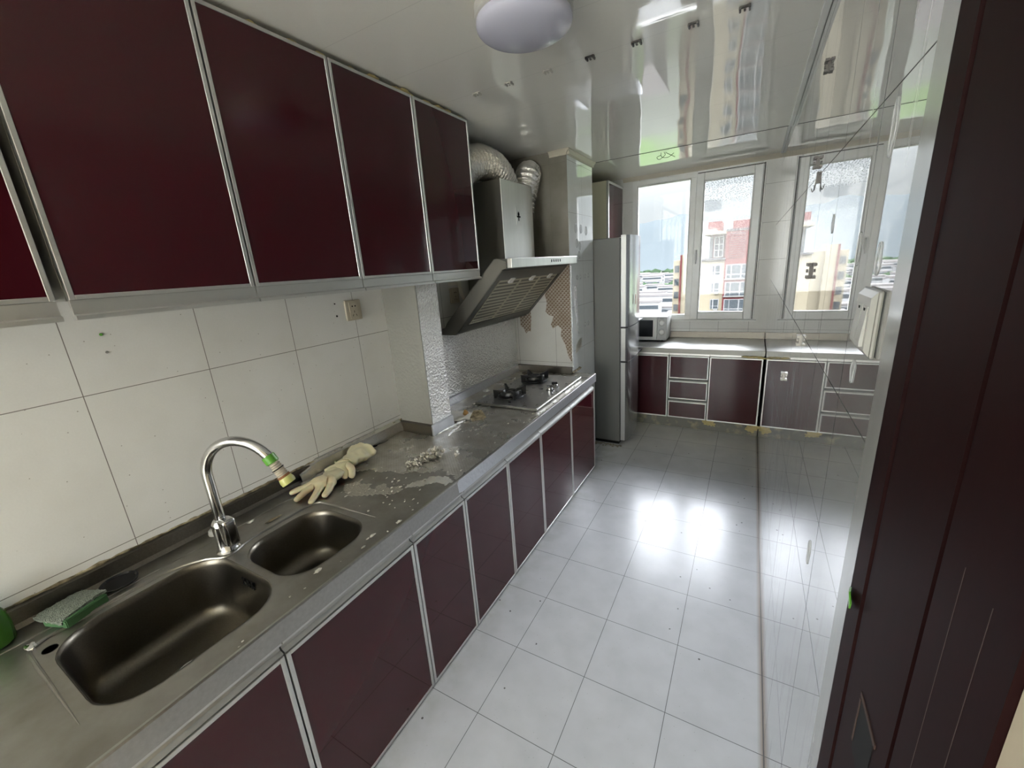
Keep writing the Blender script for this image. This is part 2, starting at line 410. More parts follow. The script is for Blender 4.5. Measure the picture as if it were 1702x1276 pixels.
# right sash, proud of the frame and a touch ajar
sh = MB(); frame(sh, 1.068, 1.590, .946, 2.250, .066, D - .028, D + .028, .006)
sash = sh.build('sash', 'upvc', win)
b = MB(); frame(b, 1.130, 1.528, 1.008, 2.188, .010, D - .018, D + .02, .002); b.build('sash_bead', 'upvc_inner', sash)
MB().box((1.134, D + .0, 1.012), (1.524, D + .006, 2.184)).build('sash_pane', 'pane_dirty', sash, label='right pane speckled with dirt')
b = MB(); b.box((1.594, D - .006, .946), (1.601, D + .03, 2.262)); b.box((1.075, D - .006, 2.252), (1.60, D + .03, 2.259)); b.build('sash_shadow_gap', 'gap_shade', sash)  # dark strips standing in for the shadow along the sash edge
b = MB(); b.box((1.081, D - .036, 1.50), (1.105, D - .027, 1.60), .004); b.tube([(1.093, D - .03, 1.585), (1.093, D - .062, 1.585), (1.093, D - .066, 1.57), (1.094, D - .066, 1.47)], [.008, .008, .009, .007], 10)
b.build('window_handle', 'white_plastic', sash, smooth=True)

# added window frame around the unseen fill light behind the camera
b = MB(); frame(b, .02, 1.48, .55, 2.35 - .03, .045, Y0 + .001, Y0 + .045); b.build('fill_light_frame', 'upvc', kind=S)
# piers on the left wall
MB().box((.0, 1.48, 0), (.215, 1.635, H)).build('wall_pier_near', 'pier_grey', kind=S)
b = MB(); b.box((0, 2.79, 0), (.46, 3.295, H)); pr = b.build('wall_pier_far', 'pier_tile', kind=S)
pr.data.materials.append(M['pier_end_tile'])
pr.data.materials.append(M['side_tile'])
for p in pr.data.polygons:
    if p.normal.x > .9: p.material_index = 1
# crown moulding at the pier head
b = MB()
def crown_run(b, p0, p1, n):
    # profile swept from p0 to p1; n outward
    prof = [(0, 0), (0, -.034), (.006, -.034), (.008, -.024), (.020, -.010), (.024, -.007), (.024, 0)]
    a = [Vector(p0) + Vector(n) * o + Vector((0, 0, z)) for o, z in prof]
    b.prism(a, Vector(p1) - Vector(p0))
crown_run(b, (.461, 2.766, H - .001), (.461, 3.31, H - .001), (1, 0, 0)); crown_run(b, (.34, 2.789, H - .001), (.483, 2.789, H - .001), (0, -1, 0))
b.build('trim_6', 'crown', kind=S)

# doorway casing on the right
dr = thing('door_1', (W + .02, .45, 0), 'dark brown door frame at the right edge', 'door'); dr['kind'] = S
b = MB(); b.box((W - .002, .610, 0), (W + .10, .668, H2 + .1), .002); b.build('edge_strip', 'casing_strip', dr)
b = MB()
prof = [(W + .12, .289), (W - .004, .289), (W - .004, .396), (W + .009, .399), (W + .009, .412), (W - .0005, .4125), (W - .0015, .552), (W + .004, .553), (W + .004, .559), (W - .003, .5595), (W - .003, .609), (W + .12, .609)]
b.prism([(x, y, 0) for x, y in prof], (0, 0, H2 + .1)); b.build('jamb', 'dark_wood', dr)
b = MB(); b.box((W - .0014, .446, .965), (W + .003, .500, 1.045)); b.build('strike_recess', 'black', dr)
b = MB(); b.box((W - .0019, .500, .975), (W + .001, .504, 1.040)); b.box((W - .0019, .440, 1.044), (W + .001, .504, 1.050)); b.build('strike_splinter', 'rust_wood', dr)
for yy in (.362, .322):
    b = MB(); b.box((W - .0042, yy, .7), (W - .0035, yy + .0006, 1.33)); b.build('scratch', 'scratch', dr)
b = MB(); b.prism([(W - .006, .600, 1.118), (W - .010, .585, 1.121), (W - .010, .572, 1.113), (W - .010, .574, 1.104), (W - .007, .590, 1.099), (W - .005, .600, 1.102)], (.002, 0, 0))
b.build('tape_scrap', 'green_plastic', label='small green scrap of tape stuck on the dark door frame', cat='tape')

# ------------------------------------------------------------------ cabinets
def framed_door(par, name, x, y0, y1, z0, z1, fw=.012, th=.018, axis='x', flip=1):
    """door in plane x (face towards +x) or in plane y (face towards -y)"""
    if axis == 'x':
        d = MB().box((x - th, y0 + fw * .5, z0 + fw * .5), (x - .002, y1 - fw * .5, z1 - fw * .5)).build(name, 'burgundy', par)
        b = MB()
        b.box((x - th - .001, y0, z0), (x, y0 + fw, z1), .0015); b.box((x - th - .001, y1 - fw, z0), (x, y1, z1), .0015)
        b.box((x - th - .001, y0 + fw, z0), (x, y1 - fw, z0 + fw), .0015); b.box((x - th - .001, y0 + fw, z1 - fw), (x, y1 - fw, z1), .0015)
    else:
        d = MB().box((y0 + fw * .5, x + .002, z0 + fw * .5), (y1 - fw * .5, x + th, z1 - fw * .5)).build(name, 'burgundy', par)
        b = MB()
        b.box((y0, x, z0), (y0 + fw, x + th + .001, z1), .0015); b.box((y1 - fw, x, z0), (y1, x + th + .001, z1), .0015)
        b.box((y0 + fw, x, z0), (y1 - fw, x + th + .001, z0 + fw), .0015); b.box((y0 + fw, x, z1 - fw), (y1 - fw, x + th + .001, z1), .0015)
    b.build('door_frame', 'aluminium', d)
    return d

J = [-.07, .4006, .8738, 1.1802, 1.5376, 1.9085, 2.3666, 2.8361]
lab = ['burgundy base cabinet at the near end of the counter, cut by the bottom edge', 'widest burgundy base cabinet, below the large sink bowl',
       'narrow burgundy base cabinet just past the small sink bowl', 'burgundy base cabinet below the torn foil on the counter',
       'burgundy base cabinet below the foil covered counter, beside the near pier', 'burgundy base cabinet below the near burner of the hob',
       'last burgundy base cabinet, at the fridge end of the counter']
for i in range(7):
    y0, y1 = J[i] + .002, J[i + 1] - .002
    c = thing('base_cabinet', (.3, (y0 + y1) / 2, 0), lab[i], 'cabinet', 'burgundy base cabinets under the long counter')
    xin = .47 if i in (4, 5, 6) and False else .02
    b = MB(); xb = .22 if i in (3, 4, 5, 6) else .003
    if i == 6: xb = .465
    b.box((xb, y0 + .001, .0), (XF - .022, y1 - .001, .50)); b.box((XF - .08, y0 + .001, .50), (XF - .022, y1 - .001, .697)); b.build('carcass', 'cabinet_body', c)
    framed_door(c, 'door', XF, y0, y1, .010, .651)
    b = MB(); b.prism([(XF - .03, y0, .653), (XF - .004, y0, .653), (XF - .001, y0, .656), (XF - .014, y0, .662), (XF - .018, y0, .676), (XF - .004, y0, .682), (XF + .001, y0, .686), (XF + .001, y0, .692), (XF - .03, y0, .692)], (0, y1 - y0, 0))
    b.build('handle_rail', 'aluminium', c, label='aluminium grip rail')
U = [-.10, .310, .702, 1.094, 1.492, 1.878]
ZU, ZV = 1.5515, 2.2466
ul = ['burgundy wall cabinet cut off by the left edge of the photo', 'large burgundy wall cabinet right of the wide dark gap', 'burgundy wall cabinet above the tap, third from the left edge',
      'burgundy wall cabinet above the wall socket', 'narrowest looking burgundy wall cabinet, next to the range hood']
for i in range(5):
    y0, y1 = U[i] + .0025, U[i + 1] - .0025
    if i == 0: y1 -= .015
    c = thing('wall_cabinet', (.16, (y0 + y1) / 2, ZU - .035), ul[i], 'cabinet', 'burgundy wall cabinets')
    xb = .0
    b = MB()
    if i == 4: b.box((.217, y0, ZU - .002), (XU - .021, y1, ZV - .004))
    elif i == 3: b.box((.003, y0, ZU - .002), (XU - .021, 1.478, ZV - .004))
    else: b.box((.003, y0, ZU - .002), (XU - .021, y1, ZV - .004))
    b.build('carcass', 'cabinet_body', c)
    framed_door(c, 'door', XU, y0, y1, ZU, ZV, fw=.010)
    x0 = XU - .10 if i < 4 else XU - .07
    b = MB(); b.prism([(XU - .012, y0, ZU - .001), (XU - .002, y0, ZU - .001), (XU - .002, y0, ZU - .030), (XU + .008, y0, ZU - .033), (XU + .008, y0, ZU - .042), (XU - .012, y0, ZU - .042)], (0, y1 - y0, 0))
    b.build('handle_rail', 'aluminium', c, label='aluminium grip rail along the lower edge')
b = MB()
for k, (yy, sc_) in enumerate([(1.30, 1), (1.42, .7), (1.47, 1.2), (1.60, .8), (1.68, 1.1), (1.74, .9), (1.83, .7), (.98, .5), (1.08, .6), (.86, .5), (1.20, .5)]):
    b.lump((XU - .012, yy, ZV + .005), (.006 * sc_, .028 * sc_, .009 * sc_), k, .4)
b.build('foam_sealant', 'foam', smooth=True, kind='stuff', label='yellow foam sealant squeezed out above the wall cabinets', cat='sealant')

# cabinet unit under the window
FY = 3.872
defs = [('door', .30, .968), ('drawers', .970, 1.303), ('door', 1.305, W - .010)]
wl_ = ['burgundy base cabinet by the window, partly behind the fridge', 'burgundy three drawer base cabinet below the window', 'burgundy base cabinet by the window, against the right wall']
for k, (kind_, x0, x1) in enumerate(defs):
    c = thing('window_cabinet' if kind_ == 'door' else 'drawer_cabinet', ((x0 + x1) / 2, 4.1, .095), wl_[k], 'cabinet', 'burgundy base cabinets below the window')
    xe = x1 if k < 2 else W - .010
    MB().box((x0 + .001, FY + .021, .097), (xe - .001, D - .012, .714)).build('carcass', 'cabinet_body', c)
    MB().box((x0, FY + .006, .695), (xe, FY + .021, .714), .001).build('top_rail', 'aluminium', c)
    if kind_ == 'door': framed_door(c, 'door', FY, x0 + .002, x1 - .002, .100, .690, fw=.010, axis='y')
    else:
        zs = [.100, .283, .478, .690]
        for q in range(3):
            z0, z1 = zs[q] + .002, zs[q + 1] - (.024 if q < 2 else .0)
            framed_door(c, 'drawer', FY, x0 + .004, x1 - .004, z0, z1, fw=.009, axis='y')
            if q < 2:
                b = MB(); b.prism([(x0 + .004, FY + .018, z1 + .001), (x0 + .004, FY - .006, z1 + .003), (x0 + .004, FY - .008, z1 + .009), (x0 + .004, FY + .003, z1 + .015), (x0 + .004, FY + .018, z1 + .021)], (x1 - x0 - .008, 0, 0))
                b.build('drawer_handle', 'aluminium', c)
b = MB(); b.box((.30, FY + .020, 0), (W - .003, FY + .034, .094)); b.build('kickboard', 'kick_grey', label='grey stained kickboard below the window cabinets', cat='kickboard')
b = MB()
for k, (xx, sc_) in enumerate([(1.33, 1.5), (1.36, 1.), (1.29, .8), (1.66, 1.6), (1.69, 1.2), (1.30, .6)]):
    b.lump((xx, FY + .012, .085 - .02 * (k % 2)), (.022 * sc_, .007, .016 * sc_), k, .5)
b.build('foam_patch', 'foam', smooth=True, kind='stuff', label='yellow foam stuck on the kickboard below the window cabinets', cat='sealant')
wc = thing('window_countertop', (1.0, 4.1, .716), 'stainless countertop below the window, holding the microwave', 'countertop')
b = MB(); b.box((.30, FY - .016, .722), (W - .003, D - .003, CZ), .004); b.build('worktop', 'steel_window', wc)
b = MB(); b.box((.30, FY - .022, .718), (W - .003, FY - .016, CZ + .001), .002); b.build('front_edge', 'kick_steel', wc)
b = MB(); b.box((.30, D - .014, CZ), (W - .003, D - .002, CZ + .062), .002); b.build('upstand', 'steel_dark', wc)
b = MB()
for k, (xx, zz) in enumerate([(1.66, .712), (1.62, .706), (1.69, .70), (1.58, .708)]): b.lump((xx, FY - .012, zz), (.03, .006, .008), k, .5)
b.build('foam_drip', 'foam', smooth=True, kind='stuff', label='yellow foam drips under the window countertop, right end', cat='sealant')

# cream sided wall cabinet left of the window
c = thing('corner_cabinet', (.2, 4.15, 1.62), 'cream sided wall cabinet with a red door, above the fridge', 'cabinet')
MB().box((.003, 3.915, 1.62), (.380, D - .003, 2.236), .001).build('carcass', 'cream_panel', c)
framed_door(c, 'door', .402, 3.915, D - .006, 1.625, 2.236, fw=.020)

# ------------------------------------------------------------------ long counter with double sink
ct = thing('kitchen_countertop', (.31, 1.3, .70), 'long stainless steel countertop with two built in sink bowls', 'countertop')
def rrect(x0, x1, y0, y1, r, n=8, z=0.0, sh=0.0):
    """rounded rectangle loop"""
    pts = []
    for cx, cy, a0 in ((x1 - r, y1 - r, 0), (x0 + r, y1 - r, 90), (x0 + r, y0 + r, 180), (x1 - r, y0 + r, 270)):
        for k in range(n + 1):
            a = math.radians(a0 + 90 * k / n); pts.append((cx + r * math.cos(a), cy + r * math.sin(a), z))
    return pts
bowls = [(.160, .543, .103, .474, .100), (.240, .535, .499, .786, .095)]
bm = bmesh.new()
YA, YB = -.30, 2.838
outer = [(.002, YA), (XC - .010, YA), (XC - .010, YB), (.462, YB), (.462, 2.788), (.002, 2.788), (.002, 1.637), (.217, 1.637), (.217, 1.478), (.002, 1.478)]
def loop(pts):
    vs = [bm.verts.new((p[0], p[1], CZ)) for p in pts]
    return [bm.edges.new((vs[i], vs[(i + 1) % len(vs)])) for i in range(len(vs))]
es = loop(outer)
for bw in bowls: es += loop(rrect(*bw))
bmesh.ops.triangle_fill(bm, use_beauty=True, use_dissolve=False, edges=es)
b = MB(); b.bm.free(); b.bm = bm
top = b.build('worktop', 'steel', ct)
for f in top.data.polygons:
    pass
if top.data.polygons and top.data.polygons[0].normal.z < 0: top.data.flip_normals()
# rolled front edge
b = MB(); b.prism([(XC - .011, YA, CZ - .0005), (XC - .009, YA, CZ + .0015), (XC - .003, YA, CZ + .0015), (XC, YA, CZ - .003), (XC, YA, .703), (XC - .004, YA, .700), (XC - .03, YA, .700), (XC - .03, YA, .704), (XC - .006, YA, .706)], (0, YB - YA, 0))
b.build('front_edge', 'steel_edge', ct)
# upstand along the wall
b = MB()
for y0, y1 in ((YA, 1.478),):
    b.prism([(.002, y0, CZ), (.022, y0, CZ), (.014, y0, CZ + .012), (.012, y0, CZ + .050), (.002, y0, CZ + .056)], (0, y1 - y0, 0))
b.build('upstand', 'steel_dark', ct)
b = MB(); b.prism([(.013, 1.479, CZ), (.013, 1.464, CZ), (.013, 1.466, CZ + .05), (.013, 1.479, CZ + .056)], (.204, 0, 0)); b.build('pier_upstand', 'steel_dark', ct)
b = MB(); b.prism([(.217, 1.468, CZ), (.230, 1.468, CZ), (.224, 1.468, CZ + .050), (.217, 1.468, CZ + .055)], (0, .169, 0)); b.build('pier_upstand', 'foil_edge', ct)
b = MB(); b.prism([(.002, 1.637, CZ), (.016, 1.637, CZ), (.010, 1.637, CZ + .045), (.002, 1.637, CZ + .05)], (0, 1.15, 0)); b.build('hob_upstand', 'foil_edge', ct)
b = MB(); b.prism([(.005, 2.789, CZ), (.005, 2.776, CZ), (.005, 2.779, CZ + .050), (.005, 2.789, CZ + .054)], (.455, 0, 0)); b.build('pier_upstand', 'steel_dark', ct)
for k, (x0, x1, y0, y1, r) in enumerate(bowls):
    b = MB(); L = []
    dep = .175 if k == 0 else .16
    for q in range(13):
        f = q / 12
        if f < .12: ins = -.002 + .006 * f / .12; z = CZ + .0012 - .006 * (f / .12) ** 2
        elif f < .62: ins = .004 + .016 * (f - .12) / .5; z = CZ - .005 - (dep - .045) * (f - .12) / .5
        else:
            a = (f - .62) / .38 * PI / 2; ins = .020 + .045 * math.sin(a) ; z = CZ - .005 - (dep - .045) - .04 * (1 - math.cos(a)) if False else CZ - dep + .04 * (1 - math.sin(a))
            ins = .020 + .045 * (1 - math.cos(a))
        L.append(rrect(x0 + ins, x1 - ins, y0 + ins, y1 - ins, max(r - ins, .02), z=z))
    b.rings(L, cap=False)
    cc = ((x0 + x1) / 2, (y0 + y1) / 2, CZ - dep - .003)
    vs = [v for v in b.bm.verts if abs(v.co.z - L[-1][0][2]) < 1e-6]
    b.bm.faces.new(vs[-36:] if len(vs) >= 36 else vs)
    bo = b.build('sink_bowl', 'bowl_steel', ct, smooth=True, angle=60)
    bo.data.flip_normals()
    MB().lathe((cc[0], cc[1], CZ - dep + .0005), [(.001, .0), (.038, .0), (.040, .002), (.032, .003), (.028, .001), (.001, .001)], 28).build('sink_drain', 'chrome', bo, smooth=True)
# overflow slots on the far end of the large bowl
b = MB()
for q in range(3):
    yy = .463; xx = .34 + q * .022
    for s_ in (-1, 1): b.obox((xx, yy, CZ - .035), (.007, 0, .012 * s_), (0, .0015, 0), (.0018, 0, -.001 * s_))
b.build('overflow_slots', 'black', ct)
# pressed beads around the sink area
def smooth_path(pts, n=8):
    P = [Vector(p) for p in pts]; out = []
    for i in range(len(P) - 1):
        p0 = P[max(i - 1, 0)]; p1 = P[i]; p2 = P[i + 1]; p3 = P[min(i + 2, len(P) - 1)]
        for k in range(n):
            t = k / n; out.append(.5 * ((2 * p1) + (p2 - p0) * t + (2 * p0 - 5 * p1 + 4 * p2 - p3) * t * t + (3 * p1 - p0 - 3 * p2 + p3) * t ** 3))
    out.append(P[-1]); return out
z = CZ + .0005
path = smooth_path([(.499, .076, z), (.34, .077, z), (.20, .078, z), (.150, .082, z), (.131, .11, z), (.127, .20, z), (.127, .30, z), (.138, .38, z), (.175, .44, z), (.222, .474, z), (.228, .50, z), (.214, .54, z), (.206, .60, z), (.206, .68, z), (.208, .76, z), (.222, .802, z), (.26, .812, z), (.38, .818, z), (.499, .824, z)])
n_ = len(path); rad = [.0048 * min(1, .15 + min(i, n_ - 1 - i) / 14) for i in range(n_)]
b = MB(); b.tube(path, rad, 8); b.build('pressed_bead', 'steel', ct, smooth=True)
z2 = CZ + .0003
b = MB(); b.tube([(.094, -.28, z2), (.094, .3, z2), (.094, .80, z2)], .0022, 6); b.tube([(.135, .12, CZ), (.135, .34, CZ)], .002, 6)
b.build('deck_crease', 'steel', ct, smooth=True)
b = MB(); b.lathe((.187, .107, CZ + .0006), [(.001, 0), (.013, 0), (.014, .0012), (.0145, 0)], 24); b.build('tap_hole', 'black', ct)
b = MB(); b.lump((.137, .086, CZ + .003), (.016, .010, .007), 3, .2); b.build('bent_corner', 'chrome', ct, smooth=True)
# foil laid over the counter from the torn edge to the far end
random.seed(3)
def foil_sheet(name, outline, z, mat, label, cat, group=None, wav=.003, th=.0008, res=.02, par=None, curl=0.0):
    """flat irregular sheet on z built by clipping a fine grid to the outline, with a crumpled surface"""
    def inside(x, y):
        c_ = False; n = len(outline); j = n - 1
        for i in range(n):
            xi, yi = outline[i]; xj, yj = outline[j]
            if (yi > y) != (yj > y) and x < (xj - xi) * (y - yi) / (yj - yi) + xi: c_ = not c_
            j = i
        return c_
    xs = [p[0] for p in outline]; ys = [p[1] for p in outline]
    b = MB(); V = {}
    nx = int((max(xs) - min(xs)) / res) + 1; ny = int((max(ys) - min(ys)) / res) + 1
    def vert(i, j):
        if (i, j) not in V:
            x = min(xs) + i * res; y = min(ys) + j * res
            jx = noise.noise(Vector((x * 60, y * 60, 1))) * res * .45; jy = noise.noise(Vector((x * 60, y * 60, 9))) * res * .45
            zz = z + abs(noise.noise(Vector((x * 22, y * 22, z * 9)))) * wav
            V[(i, j)] = b.bm.verts.new((min(max(x + jx, min(xs)), max(xs)), y + jy, zz))
        return V[(i, j)]
    for i in range(nx):
        for j in range(ny):
            if inside(min(xs) + (i + .5) * res, min(ys) + (j + .5) * res):
                b.bm.faces.new((vert(i, j), vert(i + 1, j), vert(i + 1, j + 1), vert(i, j + 1)))
    r = bmesh.ops.extrude_face_region(b.bm, geom=list(b.bm.faces))
    for v in [g_ for g_ in r['geom'] if isinstance(g_, bmesh.types.BMVert)]: v.co.z += th
    return b.build(name, mat, par, smooth=True, label=label, cat=cat, group=group)
main = [(.024, 1.02), (.10, 1.01), (.155, 1.03), (.20, 1.07), (.26, 1.075), (.30, 1.10), (.36, 1.09), (.40, 1.13), (.47, 1.15), (.50, 1.20), (.545, 1.165), (.585, 1.17), (.608, 1.14), (.608, 2.836), (.464, 2.836), (.464, 2.774), (.02, 2.774), (.02, 1.64), (.235, 1.64), (.235, 1.462), (.024, 1.462)]
foil_sheet('foil_liner', main, CZ + .0004, 'foil_emboss', 'embossed aluminium foil lining the counter from the gloves to the hob', 'foil', wav=.0022, res=.0125)
b = MB()
b.prism([(XC + .0001, 1.13, CZ - .006), (XC + .0001, 1.135, .712), (XC + .0001, 1.16, .706), (XC + .0001, 1.70, .705), (XC + .0001, 2.1, .710), (XC + .0001, 2.836, .706), (XC + .0001, 2.836, CZ + .002), (XC + .0001, 1.14, CZ + .002)], (.0012, 0, 0))
b.build('foil_lip', 'foil_edge', label='pale foil strip folded over the counter front edge', cat='foil')
scr = 'grey torn scrap of foil liner stuck on the steel counter'
foil_sheet('foil_scrap', [(.21, .93), (.245, .90), (.30, .885), (.36, .915), (.385, .93), (.36, .965), (.33, .95), (.30, .985), (.26, .965), (.235, .985)], CZ + .0004, 'foil_dirty', 'long torn foil scrap on the counter, nearest the small sink bowl', 'foil', 'torn foil scraps on the counter', .001, res=.009)
foil_sheet('foil_scrap', [(.375, .935), (.44, .955), (.46, 1.0), (.43, 1.02), (.40, .985), (.38, .99), (.355, 1.01), (.34, .975)], CZ + .0004, 'foil_dirty', 'pale middle foil scrap between two bare patches of the counter', 'foil', 'torn foil scraps on the counter', .001, res=.009)
foil_sheet('foil_scrap', [(.455, 1.015), (.50, 1.04), (.555, 1.10), (.60, 1.09), (.607, 1.13), (.56, 1.15), (.50, 1.13), (.46, 1.06)], CZ + .0005, 'foil_counter', 'crumpled foil scrap at the front edge where the liner starts', 'foil', 'torn foil scraps on the counter', .002, res=.009)
foil_sheet('foil_scrap', [(.03, .86), (.05, .84), (.075, .90), (.15, 1.04), (.17, 1.10), (.10, 1.12), (.03, 1.10)], CZ + .0012, 'foil_counter', 'crumpled grey foil scrap lying under the rubber gloves', 'foil', 'torn foil scraps on the counter', .012, res=.009)
# ------------------------------------------------------------------ foil on the walls
def wall_foil(name, x, y0, y1, z0, z1, label, th=.0015, amp=.004, res=.022, holes=None):
    b = MB(); ny = int((y1 - y0) / res) + 1; nz = int((z1 - z0) / res) + 1; V = {}
    for i in range(ny + 1):
        for j in range(nz + 1):
            y = y0 + (y1 - y0) * i / ny; z = z0 + (z1 - z0) * j / nz
            V[i, j] = b.bm.verts.new((x + th + abs(noise.noise(Vector((y * 18, z * 18, x)))) * amp * (0 if i in (0, ny) or j in (0, nz) else 1), y, z))
    for i in range(ny):
        for j in range(nz): b.bm.faces.new((V[i, j], V[i + 1, j], V[i + 1, j + 1], V[i, j + 1]))
    return b.build(name, 'foil', smooth=True, label=label, cat='foil')
wall_foil('wall_foil', .215, 1.482, 1.633, CZ + .056, ZU - .03, 'crinkled foil on the narrow face of the near pier, beside the hob', amp=.0022)
wall_foil('wall_foil', .0, 1.64, 2.785, CZ + .052, 1.235, 'big sheet of crinkled foil on the wall behind the hob', amp=.007)
# foil strip left on the end face of the far pier
b = MB(); o_ = [(2.868, 1.385), (2.905, 1.40), (2.915, 1.30), (2.93, 1.20), (2.925, 1.10), (2.94, 1.045), (2.915, 1.04), (2.90, 1.12), (2.87, 1.20), (2.86, 1.30)]
b.prism([(.4602, y, z) for y, z in o_], (.0015, 0, 0)); b.build('foil_remnant', 'foil', label='long foil remnant stuck on the end face of the far pier', cat='foil')
b = MB(); b.prism([(.4602, 2.792, .80), (.4602, 2.808, .80), (.4602, 2.812, 1.1), (.4602, 2.806, 1.3), (.4602, 2.818, 1.53), (.4602, 2.792, 1.55)], (.0012, 0, 0))
b.build('foil_remnant', 'foil', label='thin foil edge running down the corner of the far pier', cat='foil')
b = MB(); b.prism([(.4602, 2.86, .90), (.4602, 2.99, .93), (.4602, 3.0, 1.0), (.4602, 2.93, .985), (.4602, 2.88, .965)], (.001, 0, 0))
b.build('foil_remnant', 'foil_dirty', label='grey smear of torn foil low on the end face of the far pier', cat='foil')
# patterned film on the pier face behind the hob
y_ = 2.7895
b = MB(); b.prism([(.458, y_, 1.54), (.36, y_, 1.54), (.29, y_, 1.40), (.262, y_, 1.345), (.275, y_, 1.29), (.262, y_, 1.225), (.285, y_, 1.20), (.325, y_, 1.19), (.30, y_, 1.13), (.315, y_, 1.10), (.355, y_, 1.125), (.385, y_, 1.10), (.375, y_, 1.05), (.41, y_, .98), (.43, y_, .90), (.458, y_, .85)], (0, -.0012, 0))
b.build('patterned_film', 'pattern_film', label='large torn sheet of brown triangle patterned film beside the hob', cat='adhesive film')
b = MB(); b.prism([(.045, y_, 1.29), (.135, y_, 1.29), (.14, y_, 1.18), (.13, y_, 1.075), (.11, y_, 1.08), (.09, y_, 1.06), (.07, y_, 1.10), (.045, y_, 1.12)], (0, -.0012, 0))
b.build('patterned_film', 'pattern_film', label='small torn patch of triangle patterned film in the corner under the hood', cat='adhesive film')
# grime bead between counter and wall tiles
b = MB(); random.seed(5); y = -.28; 
while y < 1.46:
    l_ = random.uniform(.03, .08); b.lump((.004, y + l_ / 2, CZ + .059), (.003, l_ * .62, random.uniform(.003, .006)), y, .3, 2); y += l_
b.build('sealant_bead', 'grime', smooth=True, kind='stuff', label='yellowed dirty sealant between the upstand and the wall tiles', cat='sealant')
b = MB(); 
for y in (2.80, 2.84, 2.88, 2.92): b.lump((.466, y, CZ + .012), (.008, .03, .010), y, .4, 2)
b.build('pier_sealant', 'grime', smooth=True, kind='stuff', label='brown sealant lump at the foot of the far pier', cat='sealant')

b = MB(); V = {}; random.seed(31)
ys_ = [.875 + (1.462 - .875) * i / 40 for i in range(41)]
pr_f = [(.024, .0005), (.0235, .018), (.016, .038), (.0145, .054), (.004, .060), (.0015, .068)]
for i, y in enumerate(ys_):
    for j, (x, z) in enumerate(pr_f):
        V[i, j] = b.bm.verts.new((x + .002 + abs(noise.noise(Vector((y * 30, z * 60, 2)))) * .005 * (0 if j == 5 else 1), y, CZ + z + (.006 * noise.noise(Vector((y * 25, 5, 5))) if j == 5 else 0) - (.02 * max(0, 1 - i / 6) if j > 2 else 0)))
for i in range(40):
    for j in range(5): b.bm.faces.new((V[i, j], V[i + 1, j], V[i + 1, j + 1], V[i, j + 1]))
b.build('upstand_foil', 'foil_counter', smooth=True, label='crumpled foil wrapped over the wall upstand behind the gloves', cat='foil')
# ------------------------------------------------------------------ wall sockets and marks
def socket(name, y, z, label, x=.0015, covered=False):
    t_ = thing(name, (x, y, z - .045), label, 'socket')
    b = MB(); b.box((x, y - .043, z - .045), (x + .010, y + .043, z + .045), .004); b.build('cover_plate', 'cream_plastic', t_)
    b = MB(); b.box((x + .0095, y - .024, z - .036), (x + .0125, y + .024, z + .036), .0015); f = b.build('socket_face', 'cream_plastic', t_)
    b = MB()
    for yy in (-.008, .008): b.lathe((x + .0121, y + yy, z + .018), [(.001, 0), (.0036, 0), (.0036, .0008), (.001, .0008)], 12, (1, 0, 0))
    b.obox((x + .0126, y, z - .006), (.0004, 0, 0), (0, .0012, 0), (0, 0, .005))
    for s_ in (-1, 1): b.obox((x + .0126, y + s_ * .009, z - .022), (.0004, 0, 0), (0, .001, .0004 * s_), (0, -.0022 * s_, .0045))
    b.build('socket_holes', 'black', f)
    return t_
socket('wall_socket', 1.287, 1.418, 'cream wall socket under the wall cabinets, left of the near pier')
socket('wall_socket', 2.045, 1.415, 'dim wall socket behind the range hood with torn paper around it', x=.0025)
b = MB(); b.prism([(.0035, 1.985, 1.58), (.0035, 2.13, 1.58), (.008, 2.125, 1.45), (.012, 2.155, 1.36), (.014, 2.145, 1.355), (.009, 2.10, 1.41), (.0035, 2.09, 1.475), (.0035, 2.00, 1.475)], (.001, 0, 0))
b.build('torn_paper', 'paper_white', label='torn beige paper hanging over the socket behind the hood', cat='paper')
for yy, zz, m_, r_, lb in ((.431, 1.453, 'green_plastic', .0042, 'tiny dark green plug in the left wall tiles'), (.431, 1.403, 'grey_plastic', .0038, 'tiny grey wall plug just below the green one'),
                        (1.200, 1.455, 'black', .0032, 'upper small screw hole left of the wall socket'), (1.201, 1.402, 'black', .0045, 'lower small screw hole left of the wall socket')):
    MB().lathe((.0006, yy, zz), [(.0005, 0), (r_, 0), (r_ * .8, .0022), (.0005, .0026)], 14, (1, 0, 0)).build('wall_plug', m_, label=lb, cat='wall plug', smooth=True)

# ------------------------------------------------------------------ light switch on the right wall
sw = thing('light_switch', (W - .006, .745, 1.405), 'white double light switch on the glazed wall by the door frame', 'switch')
b = MB(); b.box((W - .0065, .700, 1.404), (W - .0005, .790, 1.494), .0028); b.build('back_plate', 'grey_plastic', sw)
b = MB(); b.prism([(W - .0067, .702, 1.406), (W - .0067, .702, 1.492), (W - .0120, .708, 1.484), (W - .0120, .708, 1.414)], (0, .080, 0)); b.build('cover_plate', 'switch_plastic', sw)
for k in (0, 1):
    ya, yb = .717 + k * .032, .747 + k * .032
    b = MB(); b.prism([(W - .0118, ya, 1.418), (W - .0118, ya, 1.472), (W - .0125, ya, 1.472), (W - .0165, ya, 1.424), (W - .0160, ya, 1.418)], (0, yb - ya, 0)); r_ = b.build('rocker', 'switch_plastic', sw)
    b = MB(); b.box((W - .0133, ya + .011, 1.4655), (W - .0126, ya + .019, 1.4690)); b.build('rocker_mark', 'black', r_)

